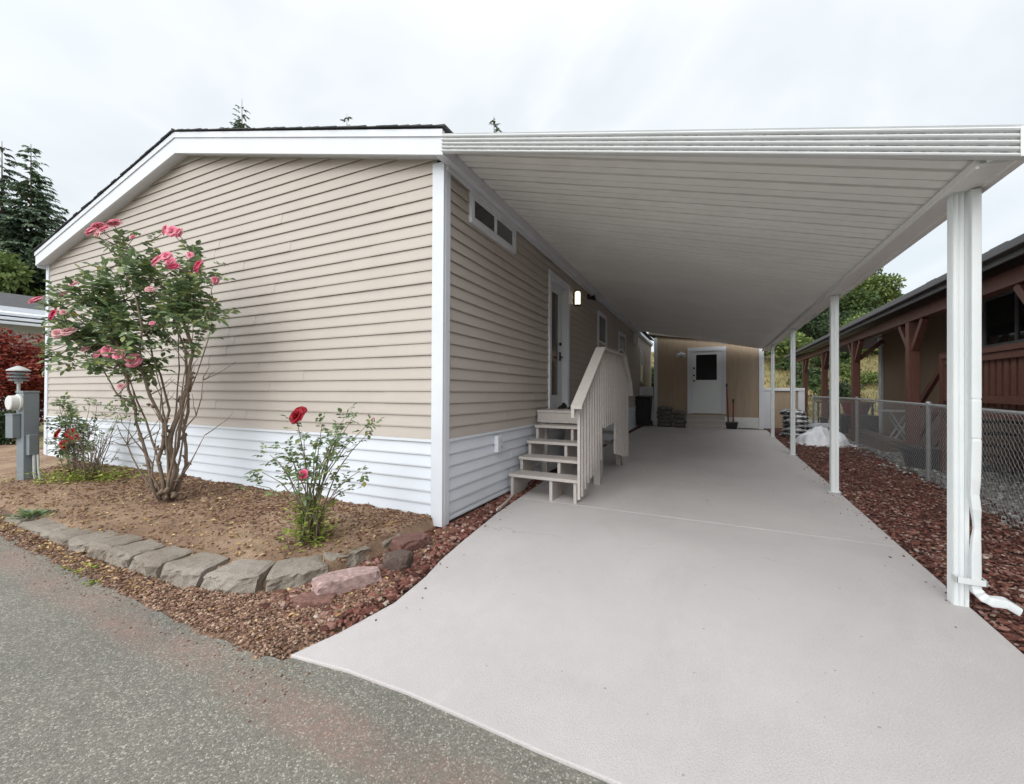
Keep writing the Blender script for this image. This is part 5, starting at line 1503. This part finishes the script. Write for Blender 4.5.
def weed(label, loc, r, n, L0, green=True):
    o = thing("weed_tuft", label, "weed", loc, group="weeds along the bed edge"); leaves = []
    for _ in range(n):
        a_ = random.uniform(0, 2 * PI); d_ = abs(random.gauss(0, r * .5)); L_ = L0 * random.uniform(.6, 1.3)
        leaves.append((Vector((math.cos(a_) * d_, math.sin(a_) * d_ * .6, random.uniform(0, L0 * .5))), Vector((math.cos(a_ + .4), math.sin(a_ + .4), random.uniform(.1, .9))).normalized(), Vector((random.gauss(0, .3), random.gauss(0, .3), 1)), L_, L_ * .4))
    put_leaves("leaves", leaves, M["weed_leaf"] if green else M["rose_leaf"], o)
weed("green weed clump at the road edge, far left of the photo", (-6.35, 1.62, .04), .22, 160, .06, False)
weed("yellow green weeds at the foot of the edging blocks by the road", (-4.25, 1.37, -.03), .15, 70, .05)
weed("small flat weed at the asphalt edge below the edging blocks", (-3.95, 1.31, -.03), .08, 26, .04)

# ------------------------------------------------------------------ trees
def leaves_in(n, clumps, size, mat, name, parent, droop=0.0, aspect=.6, flat=0.0):
    c = np.array([q[0] for q in clumps]); r = np.array([q[1] for q in clumps])
    idx = rng.choice(len(c), n, p=(r.mean(1) ** 2) / (r.mean(1) ** 2).sum())
    d = rng.normal(size=(n, 3)); d /= np.linalg.norm(d, axis=1)[:, None]
    rad = rng.uniform(.35, 1.0, (n, 1)) ** .6
    pos = c[idx] + d * r[idx] * rad
    dirn = d + rng.normal(0, .7, (n, 3)); dirn[:, 2] -= droop; dirn[:, 2] *= (1 - flat)
    nn = d * .6 + rng.normal(0, .5, (n, 3)) + np.array([0, 0, .6 + flat])
    L_ = size * rng.uniform(.6, 1.4, n)
    return leaf_mesh(name, pos, dirn, nn, L_, L_ * aspect, mat, parent, fold=.12, cup=.1)

def tree(name, label, loc, H, rx, ry, trunk_h, n, size, mat, nclump=26, seed=0, group=None, base_r=None, flat=0.0, shape=1.0, cat="tree", cs=.30):
    random.seed(seed); loc = Vector(loc)
    t_ = thing(name, label, cat, loc, group=group)
    b = MB(); br = base_r or H * .022
    top = trunk_h + (H - trunk_h) * .6
    tp = [(random.uniform(-.04, .04) * H * i / 6, random.uniform(-.04, .04) * H * i / 6, top * i / 6) for i in range(7)]
    b.tube(tp, [br * (1 - .8 * i / 6) for i in range(7)], 8)
    cz = (trunk_h + H) / 2; rz_ = (H - trunk_h) / 2; clumps = []
    for _ in range(nclump):
        while True:
            p = Vector([random.uniform(-1, 1) for _ in range(3)])
            if p.length < 1 and p.length > .25: break
        tz = (p.z + 1) / 2
        wtap = 1 - shape * .35 * tz ** 2
        c = Vector((p.x * rx * wtap * .85, p.y * ry * wtap * .85, cz + p.z * rz_ * .88))
        k = cs * random.uniform(.6, 1.25)
        clumps.append(((c.x, c.y, c.z), (rx * k, ry * k, rz_ * k * .75)))
        f_ = max(.2, min(.95, (c.z - .15 * H) / H)); a = Vector(tp[int(f_ * 6)])
        b.tube(bezier(a, c, (0, 0, -.04 * H), 5, .02 * H), [br * .4 * (1 - .16 * i) for i in range(6)], 5)
    b.build("trunk", M["bark"], t_, smooth=True)
    leaves_in(n, clumps, size, mat, "crown", t_, flat=flat)
    return t_

def conifer(name, label, loc, H, Rb, seed, mat, z0=.12, dens=1.0, group=None, gaps=.12):
    random.seed(seed)
    t_ = thing(name, label, "conifer", loc, group=group)
    MB().tube([(0, 0, 0), (.0, 0, H * .5), (0, 0, H)], [H * .012, H * .006, .015], 8).build("trunk", M["bark"], t_)
    P = []; D = []; Nn = []; Ls = []; b = MB()
    z = H * z0
    while z < H * .995:
        f_ = (z - H * z0) / (H * (1 - z0)); nb = 9 if f_ < .85 else 5
        for _ in range(nb):
            if random.random() < gaps: continue
            a = random.uniform(0, 2 * PI); Lb = Rb * (1 - f_) ** .85 * random.uniform(.55, 1.15) + .15
            dz = -Lb * random.uniform(.12, .45) + .25 * f_ * Lb
            o = Vector((0, 0, z)); e = Vector((math.cos(a) * Lb, math.sin(a) * Lb, z + dz))
            m = (o + e) / 2 + UP * Lb * .10
            n = max(4, int(Lb / .15 * dens))
            for i in range(1, n + 1):
                t = i / n
                p = o * (1 - t) ** 2 + m * 2 * t * (1 - t) + e * t * t
                w = .55 * Lb * (1 - t) * .6 + .16
                for s_ in (-1, 1, 0):
                    dd = Vector((math.cos(a + s_ * random.uniform(.5, 1.1)), math.sin(a + s_ * random.uniform(.5, 1.1)), random.uniform(-.65, -.05)))
                    P.append(tuple(p)); D.append(tuple(dd)); Nn.append((random.gauss(0, .3), random.gauss(0, .3), 1)); Ls.append(random.uniform(.6, 1.2) * (w if s_ else .4))
        z += H * .017 * random.uniform(.7, 1.3)
    Ls = np.array(Ls)
    leaf_mesh("needles", P, D, Nn, Ls, np.clip(Ls * .42, .08, .30), mat, t_, fold=.1, cup=.25)
    return t_
M["fir"] = island("fir_needles", [(0.0, (0.06, 0.09, 0.065)), (.5, (0.12, 0.17, 0.11)), (1.0, (0.20, 0.26, 0.155))], .75, 0, 0, .08)
M["fir2"] = island("pale_fir_needles", [(0.0, (0.06, 0.085, 0.07)), (1.0, (0.12, 0.155, 0.12))], .75, 0, 0, .08)
M["leafy"] = island("mid_green_leaf", [(0.0, (0.030, 0.058, 0.020)), (.5, (0.062, 0.105, 0.034)), (1.0, (0.12, 0.17, 0.055))], .55, 0, 0, .25)
M["leaflight"] = island("light_green_leaf", [(0.0, (0.07, 0.11, 0.03)), (.5, (0.14, 0.195, 0.055)), (1.0, (0.23, 0.28, 0.09))], .55, 0, 0, .3)
M["leafdark"] = island("dark_green_leaf", [(0.0, (0.018, 0.036, 0.018)), (.5, (0.038, 0.066, 0.028)), (1.0, (0.075, 0.11, 0.042))], .5, 0, 0, .2)
M["maple"] = island("red_maple_leaf", [(0.0, (0.085, 0.012, 0.010)), (.5, (0.21, 0.032, 0.022)), (.85, (0.34, 0.07, 0.04)), (1.0, (0.42, 0.15, 0.07))], .55, 0, 0, .3)

def at(u, F_, z=None):
    t = (u - 512) / 415; x, y = F_ * (-.4473 + .8944 * t), F_ * (.8944 + .4473 * t)
    return (x, y, ground_h(x, y) if z is None else z)
conifer("fir_tree", "tall dark fir behind the neighbouring home, with the broad drooping tip", at(31, 31, -.1), 19.8, 4.8, 3, M["fir"], gaps=.05)
conifer("fir_tree", "tall thin fir at the photo's left edge", at(2, 33, -.1), 21.2, 3.8, 4, M["fir2"], gaps=.15)
conifer("fir_tree", "shorter fir whose tip just shows above the gable's left slope", at(62, 36, -.1), 17.3, 2.6, 6, M["fir"], gaps=.2)
conifer("fir_tree", "far fir whose sparse tip shows above the middle of the gable roof", at(242, 46), 33.6, 5.0, 7, M["fir"], z0=.55, gaps=.55)
conifer("fir_tree", "far fir whose tiny tip shows above the roof left of the carport", at(347, 50), 34.2, 4.2, 8, M["fir"], z0=.6, gaps=.4)
conifer("fir_tree", "far fir whose tip shows above the carport's front band", at(494, 48), 30.3, 4.0, 12, M["fir"], z0=.55, gaps=.05)
tree("broadleaf_tree", "light green broadleaf tree below the firs at the left edge", at(5, 27, -.1), 11.4, 3.4, 3.2, 1.0, 12000, .30, M["leaflight"], 30, 31)
tree("broadleaf_tree", "dark green bushy tree between the firs and the gable's left end", at(46, 29, -.1), 12.0, 3.0, 3.2, .8, 12000, .30, M["leafdark"], 30, 32)
tree("red_maple", "red lace-leaf maple in front of the neighbouring home at the left", at(12, 13.0, -.08), 3.45, 2.3, 2.0, .4, 26000, .095, M["maple"], 46, 33, flat=.55, shape=.3, cs=.36)
tree("dark_shrub", "dark green shrub behind the meter pedestal at the left edge", at(-6, 9.2, -.05), 1.15, .55, .55, .05, 2600, .07, M["leafdark"], 16, 34, cat="shrub", base_r=.02)
trees = [("tall pale green tree standing over the neighbour's long eave", at(852, 40), 9.0, 4.2, 3.4, 1.0, 17000, .27, "leaflight", 34, .32),
         ("round mid green tree seen between the carport's middle posts", at(812, 39), 8.5, 4.2, 3.4, .4, 17000, .27, "leafy", 34, .34),
         ("dense dark green tree behind the shed's right end", at(770, 38), 9.0, 4.0, 3.4, .3, 17000, .27, "leafdark", 34, .36),
         ("dark tree low behind the neighbour's porch roof", at(925, 42), 5.0, 3.4, 3.0, .4, 12000, .27, "leafdark", 30, .33),
         ("mid green tree on the bank between two pale ones", at(842, 44), 9.6, 4.2, 3.4, .8, 16000, .27, "leafy", 32, .34),
         ("dark green tree farther up the bank behind the row", at(790, 47), 10.5, 5.2, 3.4, .4, 16000, .30, "leafdark", 32, .34),
         ("big mid green tree hidden behind the shed roof", at(735, 43), 7.4, 4.0, 3.2, .5, 7000, .26, "leafy", 28, .34)]
for i, (lab, p, H, rx, ry, th, n, sz, mt, nc, cs) in enumerate(trees):
    tree("broadleaf_tree", lab, p, H, rx, ry, th, n, sz, M[mt], nc, 50 + i, "trees on the bank behind", cs=cs)
shr = [("bright green bush on the dry bank beside the neighbour's tan wall", at(872, 27.5), 2.8, 2.0, "leaflight"), ("low green bush at the foot of the bank between porch posts", at(838, 26), 1.3, 1.3, "leafy"),
       ("pale green bush on the bank right of the shed", at(781, 28), 2.6, 1.8, "leaflight"), ("dark bush at the top of the dry bank", at(805, 33), 3.4, 2.6, "leafdark"), ("dark bush at the bank's top, behind the porch posts", at(850, 33), 3.4, 2.6, "leafdark"),
       ("green bush between shed and home at the end of the gap", at(653, 22), 2.6, 1.2, "leafy")]
for i, (lab, p, H, rx, mt) in enumerate(shr):
    tree("bush", lab, p, H, rx, rx, .05, 5200, .17, M[mt], 22, 80 + i, "bushes on the bank", base_r=.04, cat="bush", cs=.38)
random.seed(77)
for i in range(16):
    xx, yy = random.uniform(1, 15), random.uniform(25, 36)
    tree("bush", "small green scrub bush growing on the dry bank", (xx, yy, ground_h(xx, yy) - .1), random.uniform(.6, 1.5), random.uniform(.5, 1.1), .6, .03, 900, .13, M[random.choice(["leafy", "leaflight", "leafdark"])], 9, 200 + i, "scrub bushes on the bank", base_r=.03, cat="bush", cs=.45)
# dry grass on the bank
M["drygrass"] = island("dry_bank_grass", [(0.0, (0.07, 0.10, 0.025)), (.4, (0.17, 0.17, 0.055)), (.75, (0.28, 0.22, 0.09)), (1.0, (0.38, 0.29, 0.15))], .8, 0, 0, .2)
n = 22000
x = rng.uniform(-8, 22, n); y = rng.uniform(23.5, 40, n)
z = np.array([ground_h(a_, c_) for a_, c_ in zip(x, y)])
d = np.stack([rng.normal(0, .35, n), rng.normal(0, .35, n), np.ones(n)], -1); a = rng.uniform(0, 2 * PI, n)
L_ = rng.uniform(.10, .30, n)
tag(leaf_mesh("bank_grass", np.stack([x, y, z - .02], -1), d, np.stack([np.cos(a), np.sin(a), np.zeros(n)], -1), L_, L_ * .16, M["drygrass"]), "dry yellow grass covering the bank behind", "grass", kind="stuff")
